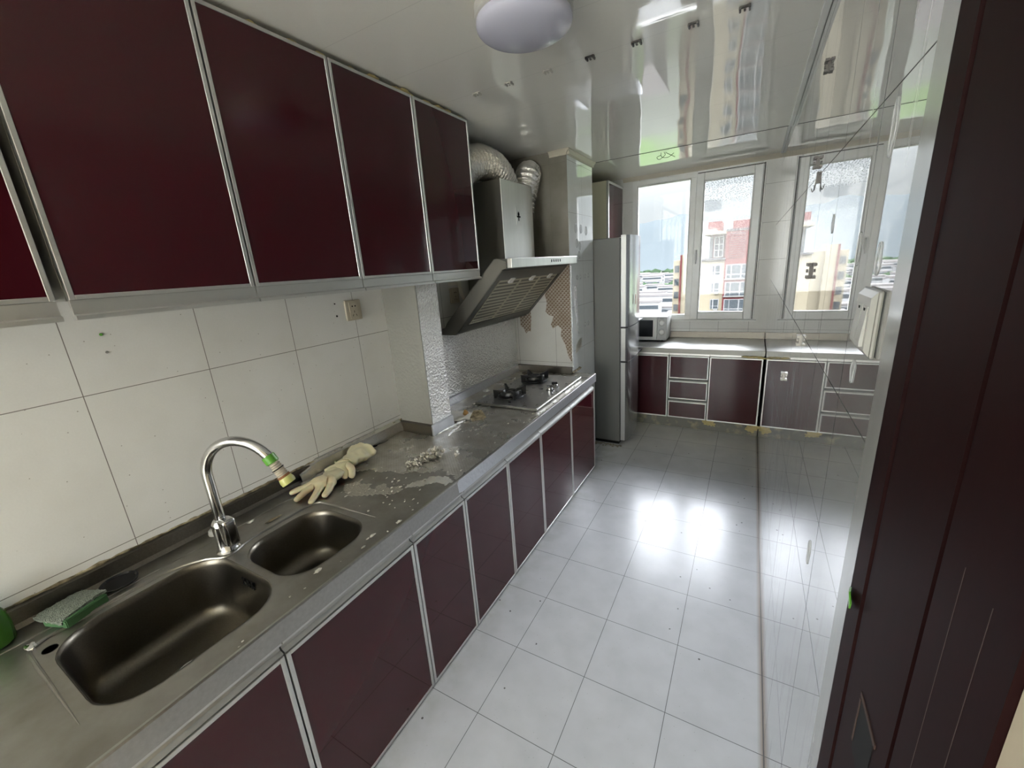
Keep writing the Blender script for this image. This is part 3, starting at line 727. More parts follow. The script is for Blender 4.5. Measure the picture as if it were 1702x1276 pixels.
# ------------------------------------------------------------------ adhesive clips and hooks
def clip_mesh(c, n, u, v, s=1.0):
    """flat spreading clip: backing tile, bar and two small wings. n = outward, u/v in plane"""
    c, n, u, v = map(Vector, (c, n, u, v)); b = MB()
    b.obox(c + n * .002, n * .002, u * .006 * s, v * .016 * s, .0008)
    b.obox(c + n * .007 + v * .013 * s, n * .004, u * .0145 * s, v * .0028 * s, .0008)
    b.obox(c + n * .007 - v * .013 * s, n * .004, u * .0125 * s, v * .0028 * s, .0008)
    b.obox(c + n * .009 + u * .004 * s, n * .002, u * .005 * s, v * .003 * s, .0005)
    return b
for k, xx in enumerate((.504, .658, .830, .997, 1.162, 1.341, 1.485)):
    lb = ['leftmost small clip on the ceiling, nearest the wall cabinets', 'second small clip from the left on the ceiling', 'third small clip from the left on the ceiling, just past the lamp', 'middle small clip in the row on the ceiling',
          'dark ceiling clip at the left edge of the window reflection', 'dark ceiling clip between the two reflected window panes', 'rightmost dark clip in the row on the ceiling'][k]
    clip_mesh((xx, 1.688, H - .0005), (0, 0, -1), (0, 1, 0), (1, 0, 0), 1.0).build('ceiling_clip', 'clip_dark' if k > 2 else 'clip_white', label=lb, cat='clip', group='clips in a row on the ceiling')
cl = [(1.690, 1.800, 'hanging clip on the glazed wall just above the double hook'), (1.520, 1.486, 'dark clip on the glazed wall level with the light switch'), (1.700, 2.057, 'highest clip on the glazed wall, near the ceiling'),
      (1.560, 1.273, 'pale clip on the glazed wall below the reflected window sill'), (2.00, 1.040, 'white clip low on the glazed wall in front of the reflected drawers')]
for k, (yy, zz, lb) in enumerate(cl):
    clip_mesh((W + .0003, yy, zz), (-1, 0, 0), (0, 1, 0), (0, 0, 1), 1.0 if k != 1 else 1.35).build('wall_clip', 'clip_white' if k > 2 else 'clip_dark', label=lb, cat='clip', group='clips on the glazed wall')
hk = thing('wall_hook', (W, 1.615, 1.70), 'small double wire hook on the glazed wall', 'hook')
MB().obox((W - .003, 1.615, 1.748), (.003, 0, 0), (0, .006, 0), (0, 0, .016), .001).build('hook_plate', 'clip_dark', hk)
b = MB()
for s_ in (-1, 1): b.tube(smooth_path([(W - .006, 1.615, 1.745), (W - .007, 1.615 + .006 * s_, 1.722), (W - .010, 1.615 + .022 * s_, 1.712), (W - .012, 1.615 + .040 * s_, 1.724)], 5), .0014, 6)
b.build('hook_wire', 'chrome', hk, smooth=True)
# clear suction hook outlines and glue traces on the glazed wall
for k, (yy, zz, hh, lb) in enumerate([(.800, 1.700, .036, 'tall clear hook trace on the glazed wall, under the diagonal joint'), (.905, 1.545, .026, 'clear hook trace above the light switch'), (.765, 1.532, .022, 'clear hook trace between switch and door edge'),
                       (1.22, 1.60, .02, 'clear hook trace beside the reflected window mullion'), (.81, 1.36, .018, 'clear hook trace below the light switch'), (.94, .93, .028, 'clear hook trace low on the glazed wall over the reflected floor')]):
    b = MB(); pts = [(W - .0008, yy + .011 * math.sin(a) * (1 + .2 * math.sin(3 * a + k)), zz + hh * math.cos(a)) for a in [2 * PI * q / 22 for q in range(23)]]
    b.tube(pts, .0011, 6, cap=False); b.build('hook_trace', 'clear_trace', smooth=True, label=lb, cat='hook trace', group='clear hook traces on the glazed wall')
for k, (yy, zz, hh, lb) in enumerate([(2.92, 1.79, .030, 'clear hook trace high on the far pier end face, near edge'), (3.03, 1.79, .030, 'clear hook trace high on the far pier end face, middle'), (3.14, 1.78, .030, 'clear hook trace high on the far pier end face, in the window glare'),
                       (2.94, 1.69, .030, 'second row clear hook trace on the far pier end face'), (3.00, 1.67, .026, 'smudged hook trace on the far pier end face'), (2.98, 1.61, .026, 'third row clear hook trace on the far pier end face'),
                       (2.93, 1.452, .014, 'left one of the paired hook traces beside the hood panel'), (2.99, 1.452, .014, 'second of the paired hook traces beside the hood panel'), (3.10, 1.455, .014, 'third hook trace in the row beside the hood panel'), (3.17, 1.455, .014, 'last hook trace in the row beside the hood panel'),
                       (3.08, 1.09, .016, 'low hook trace on the far pier end face'), (3.15, 1.09, .016, 'low hook trace on the far pier end face, next to the fridge')]):
    b = MB(); pts = [(.4606, yy + .016 * math.sin(a) * (1 + .2 * math.sin(3 * a + k)), zz + hh * math.cos(a)) for a in [2 * PI * q / 18 for q in range(19)]]
    b.tube(pts, .0022, 6, cap=False); b.build('hook_trace', 'pier_trace', smooth=True, label=lb, cat='hook trace', group='hook traces on the far pier')
# light box wires
b = MB()
for pts in ([(.90, 3.60, H2 - .001), (.905, 3.60, H2 - .03), (.95, 3.60, H2 - .040), (.99, 3.61, H2 - .015)], [(.92, 3.61, H2 - .001), (.93, 3.60, H2 - .02), (.89, 3.60, H2 - .045), (.87, 3.60, H2 - .028), (.90, 3.59, H2 - .02)], [(.93, 3.61, H2 - .002), (.96, 3.61, H2 - .02), (1.0, 3.60, H2 - .045)]):
    b.tube(smooth_path(pts, 6), .0018, 6)
b.build('ceiling_wires', 'black', smooth=True, label='loose black wires hanging from the ceiling near the window', cat='wire')
# ceiling lamp
LC = (.945, 1.268)
lp = thing('ceiling_lamp', (LC[0], LC[1], H - .09), 'round white dome lamp on the ceiling, switched off', 'lamp')
MB().lathe((LC[0], LC[1], H - .001), [(.001, 0), (.138, 0), (.140, -.006), (.140, -.030), (.135, -.034), (.001, -.034)], 56).build('lamp_base', 'lamp_rim', lp, smooth=True)
pr_ = [(.001, -.034), (.130, -.034), (.1365, -.040), (.1375, -.050)] + [(.1375 * math.cos(a), -.050 - .038 * math.sin(a)) for a in [PI / 2 * q / 10 for q in range(1, 10)]] + [(.001, -.088)]
MB().lathe((LC[0], LC[1], H - .001), pr_, 64).build('lamp_shade', 'lamp_acrylic', lp, smooth=True)

# ------------------------------------------------------------------ range hood
hd = thing('range_hood', (.25, 2.34, 1.21), 'slanted steel range hood with a square chimney', 'range hood')
HY0, HY1 = 1.892, 2.780
prof = [(.003, 1.236), (.030, 1.240), (.052, 1.272), (.400, 1.601), (.425, 1.601), (.470, 1.585), (.470, 1.552), (.440, 1.545), (.118, 1.215), (.100, 1.200), (.003, 1.200)]
b = MB(); b.prism([(x, HY0, z) for x, z in prof], (0, HY1 - HY0, 0)); b.build('hood_body', 'hood_dark', hd)
b = MB(); b.box((.470, 1.905, 1.553), (.497, 2.835, 1.601), .002); cp = b.build('control_panel', 'hood_steel', hd)
for q in range(5): MB().box((.4966, 2.40 + q * .033, 1.570), (.4990, 2.409 + q * .033, 1.586), .0008).build('button', 'black', cp)
# lower slope: direction from front (x .44,z1.545) to back (x .118, z1.215)
P0 = Vector((.435, 0, 1.5395)); P1 = Vector((.125, 0, 1.222)); dv = (P1 - P0); L_ = dv.length; dvn = dv.normalized(); nn = Vector((dvn.z, 0, -dvn.x)); nn = nn if nn.z < 0 else -nn
def slope(s_, y, o=0.0): p = P0 + dvn * s_ + nn * o; return (p.x, y, p.z)
def slopebox(b, s0, s1, y0, y1, o0, o1, bev=0.0):
    c = Vector(slope((s0 + s1) / 2, (y0 + y1) / 2, (o0 + o1) / 2)); b.obox(c, dvn * (s1 - s0) / 2, (0, (y1 - y0) / 2, 0), nn * (o1 - o0) / 2, bev)
b = MB(); slopebox(b, -.01, .060, HY0, HY1, 0, .006, .001); slopebox(b, L_ - .045, L_ + .005, HY0, HY1, 0, .006, .001); slopebox(b, .06, L_ - .045, HY0, HY0 + .045, 0, .006, .001); slopebox(b, .06, L_ - .045, HY1 - .045, HY1, 0, .006, .001)
b.build('hood_lip', 'hood_lip', hd)
fy = [HY0 + .055 + q * (HY1 - HY0 - .11) / 3 for q in range(4)]
for q in range(3):
    b = MB(); slopebox(b, .064, L_ - .05, fy[q] + .004, fy[q + 1] - .004, -.002, .002); f = b.build('filter_panel', 'filter_mesh', hd)
    b = MB(); slopebox(b, .064, .070, fy[q] + .003, fy[q + 1] - .003, .001, .005); slopebox(b, L_ - .056, L_ - .05, fy[q] + .003, fy[q + 1] - .003, .001, .005); slopebox(b, .07, L_ - .056, fy[q] + .003, fy[q] + .009, .001, .005); slopebox(b, .07, L_ - .056, fy[q + 1] - .009, fy[q + 1] - .003, .001, .005)
    b.build('filter_rim', 'filter_rim', f)
    b = MB(); ym = (fy[q] + fy[q + 1]) / 2; slopebox(b, .052, .082, ym - .022, ym + .022, .004, .011, .002); b.build('filter_clip', 'hood_steel', f)
ch = MB(); ch.prism([(.02, 2.185, 1.262), (.048, 2.185, 1.280), (.298, 2.185, 1.515), (.298, 2.185, 2.036), (.02, 2.185, 2.036)], (0, .385, 0)); ch.build('chimney', 'hood_dark', hd)
b = MB(); b.box((.298, 2.183, 1.512), (.302, 2.572, 2.038), .001); cf = b.build('chimney_front', 'hood_steel', hd)
b = MB(); b.box((.302, 2.345, 1.80), (.3032, 2.405, 1.90)); bd = b.build('badge', 'hood_steel', cf)
b = MB(); b.lathe((.3036, 2.375, 1.862), [(.001, 0), (.011, 0), (.011, .001), (.001, .001)], 16, (1, 0, 0)); b.obox((.304, 2.375, 1.850), (.0006, 0, 0), (0, .0045, 0), (0, 0, .026)); b.obox((.304, 2.375, 1.848), (.0006, 0, 0), (0, .022, 0), (0, 0, .0045))
b.build('badge_mark', 'black', bd)

# flexible foil ducts
def duct(name, pts, r, label, pitch=.0105, seed=0):
    P = smooth_path(pts, 40); d = [0]
    for i in range(1, len(P)): d.append(d[-1] + (P[i] - P[i - 1]).length)
    # resample
    n = int(d[-1] / (pitch / 4)); Q = []; j = 0
    for k in range(n + 1):
        t_ = d[-1] * k / n
        while j < len(d) - 2 and d[j + 1] < t_: j += 1
        f = (t_ - d[j]) / max(d[j + 1] - d[j], 1e-9); Q.append(P[j].lerp(P[j + 1], min(f, 1)))
    b = MB(); up = None; rs = []; N = 72
    for i, p in enumerate(Q):
        dd = (Q[min(i + 1, n)] - Q[max(i - 1, 0)]).normalized()
        if up is None: up = dd.orthogonal().normalized()
        up = (up - dd * up.dot(dd)).normalized(); sd = dd.cross(up); ring = []
        for k in range(N):
            a = 2 * PI * k / N; dirv = up * math.cos(a) + sd * math.sin(a)
            rr = r * (1 + .095 * math.sin(2 * PI * i / 11.0 + 1.2 * noise.noise((p + dirv * r) * 14)) + .05 * noise.noise((p + dirv * r) * 30 + Vector((seed, 0, 0))) + .05 * noise.noise((p + dirv * r) * 110))
            ring.append(p + dirv * rr)
        rs.append(ring)
    b.rings(rs); return b.build(name, 'duct_foil', smooth=True, label=label, cat='duct', angle=80)
duct('exhaust_duct', [(.115, 1.97, 1.955), (.120, 2.02, 2.04), (.130, 2.13, 2.125), (.140, 2.28, 2.155), (.145, 2.43, 2.12), (.145, 2.52, 2.03), (.145, 2.55, 1.99)], .088, 'large crinkled foil exhaust duct arching over the hood chimney')
duct('exhaust_duct', [(.19, 2.630, 1.900), (.20, 2.640, 1.975), (.215, 2.665, 2.06), (.215, 2.70, 2.125), (.20, 2.745, 2.15), (.19, 2.785, 2.155)], .078, 'smaller foil duct bending into the far pier', seed=5)

# ------------------------------------------------------------------ gas hob
HB = (.152, .568, 1.955, 2.668)
hb = thing('gas_hob', (.36, 2.31, CZ + .003), 'two burner stainless gas hob on the foil lined counter', 'hob')
b = MB(); b.box((HB[0], HB[2], CZ + .006), (HB[1], HB[3], CZ + .019), .004); b.build('hob_plate', 'hob_top', hb)
b = MB(); b.box((HB[0] + .012, HB[2] + .012, CZ + .0005), (HB[1] - .012, HB[3] - .012, CZ + .007)); b.build('hob_base', 'black', hb)
b = MB(); b.box((HB[1] - .006, HB[2], CZ + .012), (HB[1] + .003, HB[3], CZ + .022), .0015); b.build('hob_edge', 'steel_bright', hb)
b = MB(); b.box((HB[0], HB[2] - .003, CZ + .005), (HB[1], HB[2] + .003, CZ + .017), .001); b.build('dirty_edge', 'kick_steel', hb, label='grimy near edge')
for q, (bx, by) in enumerate(((.300, 2.125), (.290, 2.50))):
    z = CZ + .019
    bn = MB().lathe((bx, by, z), [(.001, 0), (.072, 0), (.075, .003), (.068, .008), (.050, .010), (.001, .010)], 36).build('burner', 'black_iron', hb, smooth=True)
    MB().lathe((bx, by, z + .009), [(.032, 0), (.058, 0), (.060, .012), (.054, .024), (.040, .024), (.034, .014), (.032, 0)], 36).build('burner_ring', 'black_iron', bn, smooth=True)
    MB().lathe((bx, by, z + .009), [(.001, 0), (.022, 0), (.024, .016), (.017, .021), (.001, .022)], 28).build('burner_cap', 'black_iron', bn, smooth=True)
    for a in range(4):
        an = math.radians(45 + 90 * a + (8 if q else 0)); d2 = Vector((math.cos(an), math.sin(an), 0)); s2 = Vector((-d2.y, d2.x, 0))
        b = MB(); c0 = Vector((bx, by, z))
        w5 = s2 * .0065
        b.prism([c0 + d2 * .080 - w5, c0 + d2 * .104 - w5, c0 + d2 * .106 - w5 + Vector((0, 0, .054)), c0 + d2 * .088 - w5 + Vector((0, 0, .050)), c0 + d2 * .044 - w5 + Vector((0, 0, .040)), c0 + d2 * .042 - w5 + Vector((0, 0, .031)), c0 + d2 * .076 - w5 + Vector((0, 0, .032))], s2 * .013)
        b.build('pan_support', 'black_iron', bn)
    b = MB(); pts = [(bx + .086 * math.cos(2 * PI * k / 32), by + .086 * math.sin(2 * PI * k / 32), z + .005) for k in range(33)]; b.tube(pts, .0035, 6, cap=False); b.build('support_ring', 'black_iron', bn, smooth=True)
for q, yy in enumerate((2.300, 2.378)):
    z = CZ + .019; bx = .495
    k_ = MB().lathe((bx, yy, z), [(.001, 0), (.026, 0), (.026, .004), (.019, .007), (.019, .020), (.017, .022), (.001, .022)], 28).build('knob', 'chrome', hb, smooth=True)
    MB().obox((bx, yy, z + .027), (.018, .006, 0), (-.002, .006, 0), (0, 0, .008), .002).build('knob_grip', 'black_gloss', k_)

# ------------------------------------------------------------------ fridge
fr = thing('fridge', (.38, 3.58, .0), 'tall grey fridge with three curved silver doors', 'fridge')
b = MB(); b.box((.03, 3.310, .03), (.672, 3.862, 1.722), .006); b.build('fridge_body', 'fridge_side', fr)
b = MB(); b.box((.06, 3.33, 0), (.66, 3.85, .035)); b.build('plinth', 'black', fr)
def fdoor(z0, z1, name):
    ya, yb = 3.306, 3.850; out = []
    for q in range(17):
        f = q / 16; y = ya + (yb - ya) * f; out.append((.728 + .030 * math.sin(PI * f) ** .8 - .028 * f, y))
    out[0] = (.718, ya)
    pts = [(.678, ya)] + out + [(.668, yb)]
    b = MB(); b.prism([(x, y, z0) for x, y in pts], (0, 0, z1 - z0))
    d = b.build(name, 'fridge_front', fr, smooth=True, angle=30)
    b = MB(); b.box((.682, ya - .003, z0 + .004), (.717, ya + .002, z1 - .004), .002); b.build('door_edge_trim', 'fridge_trim', d, label='pale side edge of the door')
    return d
d1 = fdoor(1.035, 1.735, 'fridge_door'); d2_ = fdoor(.752, 1.025, 'fridge_door'); d3 = fdoor(.045, .742, 'fridge_door')
for z in (1.030, .747):
    b = MB(); b.box((.675, 3.312, z - .004), (.735, 3.846, z + .004)); b.build('door_gap', 'black', fr)
MB().box((.7535, 3.46, 1.20), (.7575, 3.475, 1.28), .001).build('badge', 'badge_red', d1)
b = MB(); random.seed(11)
for q in range(60): b.lump((random.uniform(.46, .69), 3.300 - abs(random.gauss(0, .02)) - .004, .004), (random.uniform(.004, .012), random.uniform(.003, .007), random.uniform(.002, .006)), q, .4, 1)
b.build('debris', 'debris', smooth=True, kind='stuff', label='crumbs and rubbish on the floor at the foot of the fridge', cat='debris')

# ------------------------------------------------------------------ microwave
mw = thing('microwave', (.67, 4.27, CZ), 'white microwave oven on the countertop by the window', 'microwave')
z0 = CZ + .012; z1 = 1.006
b = MB(); b.box((.43, 4.165, z0), (.893, 4.405, z1), .008); b.build('oven_body', 'white_plastic', mw)
b = MB(); b.box((.432, 4.148, z0 + .002), (.806, 4.166, z1 - .002), .004); md = b.build('oven_door', 'white_plastic', mw)
b = MB(); b.box((.50, 4.1455, z0 + .035), (.768, 4.149, z1 - .035), .001); b.build('oven_window', 'glass_dark', md)
b = MB(); b.box((.809, 4.150, z0 + .002), (.892, 4.166, z1 - .002), .003); pn = b.build('control_panel', 'panel_grey', mw)
for zz in (.855, .945):
    MB().lathe((.851, 4.1505, zz), [(.001, 0), (.024, 0), (.023, .010), (.019, .014), (.001, .014)], 28, (0, -1, 0)).build('dial', 'white_plastic', pn, smooth=True)
    b = MB(); b.tube([(.851 + .031 * math.cos(2 * PI * q / 24), 4.1495, zz + .031 * math.sin(2 * PI * q / 24)) for q in range(3, 22)], .0012, 5); b.build('dial_scale', 'grey_plastic', pn)
MB().box((.832, 4.1485, .984), (.866, 4.1505, .990)).build('maker_mark', 'grey_plastic', pn)
b = MB()
for xx in (.47, .85):
    for yy in (4.19, 4.38): b.lathe((xx, yy, CZ + .0008), [(.001, 0), (.012, 0), (.012, .013), (.001, .013)], 12)
b.build('feet', 'black', mw)
# ------------------------------------------------------------------ tap
tp = thing('kitchen_tap', (.193, .504, CZ), 'chrome gooseneck kitchen tap between the two sink bowls', 'tap')
bx, by = .193, .504
MB().lathe((bx, by, CZ), [(.001, 0), (.033, 0), (.034, .003), (.030, .007), (.0275, .010), (.0265, .050), (.0275, .088), (.0265, .100), (.020, .108), (.001, .108)], 36).build('tap_body', 'chrome', tp, smooth=True)
th = math.radians(25); dx, dy = math.cos(th), math.sin(th); R_ = .112; zt = 1.015
pts = [Vector((bx, by, CZ + .10)), Vector((bx, by, .93)), Vector((bx, by, zt))]
AE = 152
for a in range(8, AE + 1, 8):
    r_ = math.radians(a); h_ = R_ - R_ * math.cos(r_); pts.append(Vector((bx + dx * h_, by + dy * h_, zt + R_ * math.sin(r_))))
MB().tube(pts, .0145, 24).build('spout', 'chrome', tp, smooth=True)
e = pts[-1]; r_ = math.radians(AE); dn = Vector((dx * math.sin(r_), dy * math.sin(r_), math.cos(r_)))
nz = MB(); nz.tube([e - dn * .012, e - dn * .010, e + dn * .012, e + dn * .014], [.0165, .0185, .0185, .0165], 20); nz = nz.build('tap_collar', 'green_plastic', tp, smooth=True, label='green collar on the spout end')
MB().obox(e + Vector((0, 0, .015)) - dn * .002 + Vector((dy * .0, 0, 0)), (.004, 0, 0), (0, .004, 0), (0, 0, .006), .001).build('collar_screw', 'black', nz)
P = []; Rr = []
for k in range(25):
    f = k / 24; P.append(e + dn * (.013 + .052 * f)); Rr.append(.0145 + .0014 * math.sin(k * 2.1) + .001 * f)
b = MB(); b.tube(P, Rr, 18); b.build('filter_hose', 'hose_clear', tp, smooth=True, label='clear ribbed plastic nozzle')
b = MB(); q_ = e + dn * .036; b.tube([q_ - dn * .0016, q_ + dn * .0016], .0172, 18); b.build('hose_ring', 'black', tp)
b = MB(); q_ = e + dn * .063; b.tube([q_, q_ + dn * .006, q_ + dn * .016, q_ + dn * .026], [.0155, .019, .0215, .020], 20); b.build('nozzle_tip', 'hose_yellow', tp, smooth=True, label='yellowed spray tip')
b = MB(); b.tube([e + dn * .060, e + dn * .067], .0178, 18); b.build('rust_band', 'rust', tp)
# lever handle beside the body, towards the small bowl
b = MB(); hx, hy = bx + .030, by + .010
b.box((bx + .014, by - .019, CZ + .030), (bx + .056, by + .019, CZ + .120), .010, 4); b.build('lever', 'chrome', tp, smooth=True)
MB().lathe((.060, .527, CZ + .0005), [(.001, 0), (.017, 0), (.018, .006), (.016, .016), (.012, .020), (.001, .021)], 28).build('sink_plug', 'grey_plastic', smooth=True, label='round grey stopper behind the tap', cat='stopper')

# ------------------------------------------------------------------ sponge, lid, bottle
a_ = math.radians(-18); ca, sa = math.cos(a_), math.sin(a_)
sp = thing('scrub_sponge', (.086, .176, CZ), 'green sponge topped with a grey scouring mesh beside the large bowl', 'sponge')
ux = Vector((.032, .012, 0)); uy = Vector((-.014, .044, 0))
b = MB(); b.obox((.096, .180, CZ + .012), ux * 1.1, uy, (0, 0, .0115), .002); b.build('sponge_pad', 'green_pad', sp)
b = MB(); rs = []; n1, n2 = 16, 22; V = {}
for i in range(n1 + 1):
    for j in range(n2 + 1):
        u = (i / n1 * 2 - 1); v = (j / n2 * 2 - 1); p = Vector((.082, .176, CZ + .030)) + ux * u * 1.22 + uy * v * 1.12 + Vector((0, 0, .003 * noise.noise(Vector((i, j, 3)) * .6) + .004 * u * v - .004 * abs(v) ** 3))
        jj = .0016 if i in (0, n1) or j in (0, n2) else 0; p += Vector((random.uniform(-jj, jj), random.uniform(-jj, jj), 0)); V[i, j] = b.bm.verts.new(p)
for i in range(n1):
    for j in range(n2): b.bm.faces.new((V[i, j], V[i + 1, j], V[i + 1, j + 1], V[i, j + 1]))
r_ = bmesh.ops.extrude_face_region(b.bm, geom=list(b.bm.faces))
for v in [g_ for g_ in r_['geom'] if isinstance(g_, bmesh.types.BMVert)]: v.co.z -= .007
b.build('scouring_mesh', 'mesh_pad', sp, smooth=True)
MB().lathe((.060, .277, CZ + .0008), [(.001, 0), (.034, 0), (.041, .004), (.043, .010), (.0405, .011), (.036, .007), (.001, .006)], 40).build('pan_lid', 'black_gloss', smooth=True, label='round black plastic lid lying behind the sink bowls', cat='lid')
b = MB(); b.lathe((.042, .050, CZ + .001), [(.001, 0), (.030, 0), (.034, .006), (.035, .045), (.033, .075), (.024, .10), (.012, .115), (.011, .13), (.001, .13)], 32)
bt = b.build('detergent_bottle', 'green_bottle', smooth=True, label='green plastic bottle at the left edge of the photo', cat='bottle')

# ------------------------------------------------------------------ rubber gloves
def skinned(name, chains, mat, parent=None, label=None, cat=None, group=None, flat=1.0):
    """chains: list of lists of (x,y,z,r); first point of later chains may be an index tuple ('j', chain, idx)"""
    me = bpy.data.meshes.new(name); V = []; E_ = []; R = []; idx = {}
    for ci, c in enumerate(chains):
        prev = None
        for pi, p in enumerate(c):
            if p[0] == 'j': k = idx[(p[1], p[2])]
            else: V.append(p[:3]); R.append(p[3]); k = len(V) - 1
            idx[(ci, pi)] = k
            if prev is not None: E_.append((prev, k))
            prev = k
    org = Vector((sum(v[0] for v in V) / len(V), sum(v[1] for v in V) / len(V), min(v[2] for v in V)))
    me.from_pydata([Vector(v) - org for v in V], E_, [])
    o = bpy.data.objects.new(name, me); COL.objects.link(o); o.location = org; me.materials.append(M[mat])
    md_ = o.modifiers.new('skin', 'SKIN'); md_.use_smooth_shade = True
    for k, s_ in enumerate(me.skin_vertices[0].data): s_.radius = (R[k] * 1.5, R[k] * flat * 1.5); s_.use_root = (k == 0)
    ms = o.modifiers.new('sub', 'SUBSURF'); ms.levels = 2; ms.render_levels = 2
    ORG[o.name] = org
    if label: o['label'] = label
    if cat: o['category'] = cat
    if group: o['group'] = group
    return o
g = 'pair of cream rubber gloves'
Z = CZ
skinned('rubber_glove', [
    [(.145, .875, Z + .030, .022), (.150, .910, Z + .030, .024), (.142, .930, Z + .026, .020)],
    [('j', 0, 0), (.118, .852, Z + .026, .012), (.098, .828, Z + .020, .0105), (.078, .800, Z + .013, .0095), (.070, .788, Z + .010, .007)],
    [('j', 0, 0), (.138, .848, Z + .026, .012), (.134, .815, Z + .019, .0105), (.140, .775, Z + .011, .009), (.143, .765, Z + .009, .007)],
    [('j', 0, 0), (.166, .860, Z + .024, .011), (.185, .826, Z + .016, .0098), (.206, .788, Z + .010, .0085), (.212, .778, Z + .008, .0065)],
    [('j', 0, 1), (.182, .895, Z + .020, .012), (.206, .862, Z + .014, .010), (.222, .828, Z + .010, .0085)],
    ], 'rubber_cream', label='cream rubber glove with fingers over the small sink bowl edge', cat='glove', group=g, flat=.75)
skinned('rubber_glove', [
    [(.120, .995, Z + .034, .020), (.108, 1.025, Z + .036, .024), (.104, 1.055, Z + .034, .022)],
    [('j', 0, 0), (.145, .985, Z + .036, .012), (.170, .975, Z + .024, .0105), (.182, .955, Z + .014, .009)],
    [('j', 0, 0), (.140, 1.010, Z + .044, .012), (.175, 1.005, Z + .034, .0105), (.196, .985, Z + .016, .0095), (.200, .972, Z + .012, .008)],
    [('j', 0, 0), (.095, .985, Z + .030, .011), (.080, .965, Z + .022, .010), (.072, .940, Z + .014, .0085)],
    [('j', 0, 1), (.078, 1.005, Z + .028, .011), (.055, .985, Z + .020, .010), (.045, .965, Z + .014, .0085)],
    ], 'rubber_cream', label='crumpled cream rubber glove lying behind the first, nearer the wall', cat='glove', group=g, flat=.62)
def cuff(par, pts, wid, ht, name='cuff'):
    P = smooth_path(pts, 10); rs = []; n = len(P)
    for i, p in enumerate(P):
        d = (P[min(i + 1, n - 1)] - P[max(i - 1, 0)]).normalized(); sd = Vector((-d.y, d.x, 0)).normalized(); f = i / (n - 1); ring = []
        w_ = wid[0] + (wid[1] - wid[0]) * f; h_ = ht[0] + (ht[1] - ht[0]) * f
        for k in range(36):
            a = 2 * PI * k / 36; q = p + sd * (w_ * math.cos(a)) + Vector((0, 0, h_ * math.sin(a)))
            nz_ = noise.noise(q * 26) * .014 * (.3 + f) + noise.noise(q * 60) * .004
            q = q + sd * nz_ * math.cos(a) + Vector((0, 0, nz_ * (.6 if math.sin(a) > 0 else .2))); q.z = max(q.z, CZ + .003); q.x = max(q.x, .020); ring.append(q)
        rs.append(ring)
    b = MB(); b.rings(rs, cap=False); o_ = b.build(name, 'rubber_cream', par, smooth=True)
    m_ = o_.modifiers.new('thick', 'SOLIDIFY'); m_.thickness = .0012
    return o_
gl = [o_ for o_ in COL.objects if o_.name.startswith('rubber_glove')]
for o_ in gl: ORG[o_.name] = o_.location.copy()
cuff(gl[0], [(.150, .895, Z + .030), (.148, .935, Z + .030), (.128, .965, Z + .026), (.105, .985, Z + .022)], (.030, .040), (.020, .020))
cuff(gl[1], [(.108, 1.030, Z + .034), (.104, 1.060, Z + .034), (.100, 1.090, Z + .034), (.092, 1.120, Z + .038), (.088, 1.150, Z + .042)], (.034, .066), (.024, .036))
# ------------------------------------------------------------------ litter on the counter
b = MB()
for q, (x, y, s_) in enumerate([(.345, 1.165, .7), (.365, 1.195, .8), (.372, 1.235, 1.0), (.382, 1.268, 1.25), (.395, 1.295, 1.15)]): b.lump((x, y, Z + .016 * s_), (.020 * s_, .026 * s_, .019 * s_), q, .55, 3, 2.6)
b.build('foil_ball', 'foil_dirty', smooth=True, label='crumpled ball of used foil in the middle of the counter', cat='foil', angle=30)
b = MB()
for q, (x, y) in enumerate([(.470, 1.33), (.462, 1.345), (.480, 1.320)]): b.lump((x, y, Z + .009), (.008, .012, .009), q + 9, .6, 2, 3)
b.build('foil_curl', 'foil_dirty', smooth=True, label='small curled foil scrap near the counter front edge', cat='foil')
foil_sheet('food_wrapper', [(.085, 1.80), (.12, 1.72), (.165, 1.66), (.22, 1.665), (.255, 1.70), (.285, 1.72), (.28, 1.79), (.22, 1.815), (.15, 1.83)], Z + .003, 'paper_white', 'crumpled white paper wrapper beside the near pier', 'wrapper', wav=.010, res=.012)
b = MB(); b.lump((.215, 1.765, Z + .022), (.016, .016, .014), 4, .4, 2); b.build('dried_peel', 'orange_peel', smooth=True, label='small orange brown crust on the white wrapper', cat='scrap')
b = MB(); b.prism([(.262, 1.735, Z + .003), (.300, 1.705, Z + .003), (.345, 1.775, Z + .003), (.300, 1.800, Z + .032), (.255, 1.785, Z + .028)], (0, 0, .004)); b.build('cardboard_scrap', 'grime', label='folded grey brown scrap beside the white wrapper', cat='scrap')
for k_, (p_, lb) in enumerate([([(.236, 1.49, Z + .004), (.244, 1.60, Z + .007), (.258, 1.70, Z + .005)], 'curled strip of foil along the foot of the near pier'), ([(.30, 1.49, Z + .003), (.285, 1.56, Z + .004), (.275, 1.63, Z + .005)], 'loose foil strip on the counter in front of the near pier')]):
    MB().tube(smooth_path(p_, 6), [.002] + [.0055] * 11 + [.002], 7).build('foil_strip', 'foil', smooth=True, label=lb, cat='foil')
b = MB(); random.seed(21)
for q in range(120):
    u = random.random()
    if u < .45: x, y = random.uniform(.22, .55), random.gauss(1.0, .09)
    elif u < .75: x, y = random.uniform(.25, .58), random.uniform(1.3, 1.95)
    else: x, y = random.uniform(.57, .61), random.uniform(.3, 2.7)
    if y < .80: x = max(x, .575)
    s_ = random.uniform(.0012, .0042) * (1.5 if random.random() < .12 else 1)
    b.lump((x, y, Z + .0035 + s_ * .3), (s_, s_ * random.uniform(1, 2.2), s_ * .6), q, .4, 1)
b.build('plaster_crumbs', 'crumb', kind='stuff', label='white plaster crumbs scattered over the countertop', cat='crumbs')
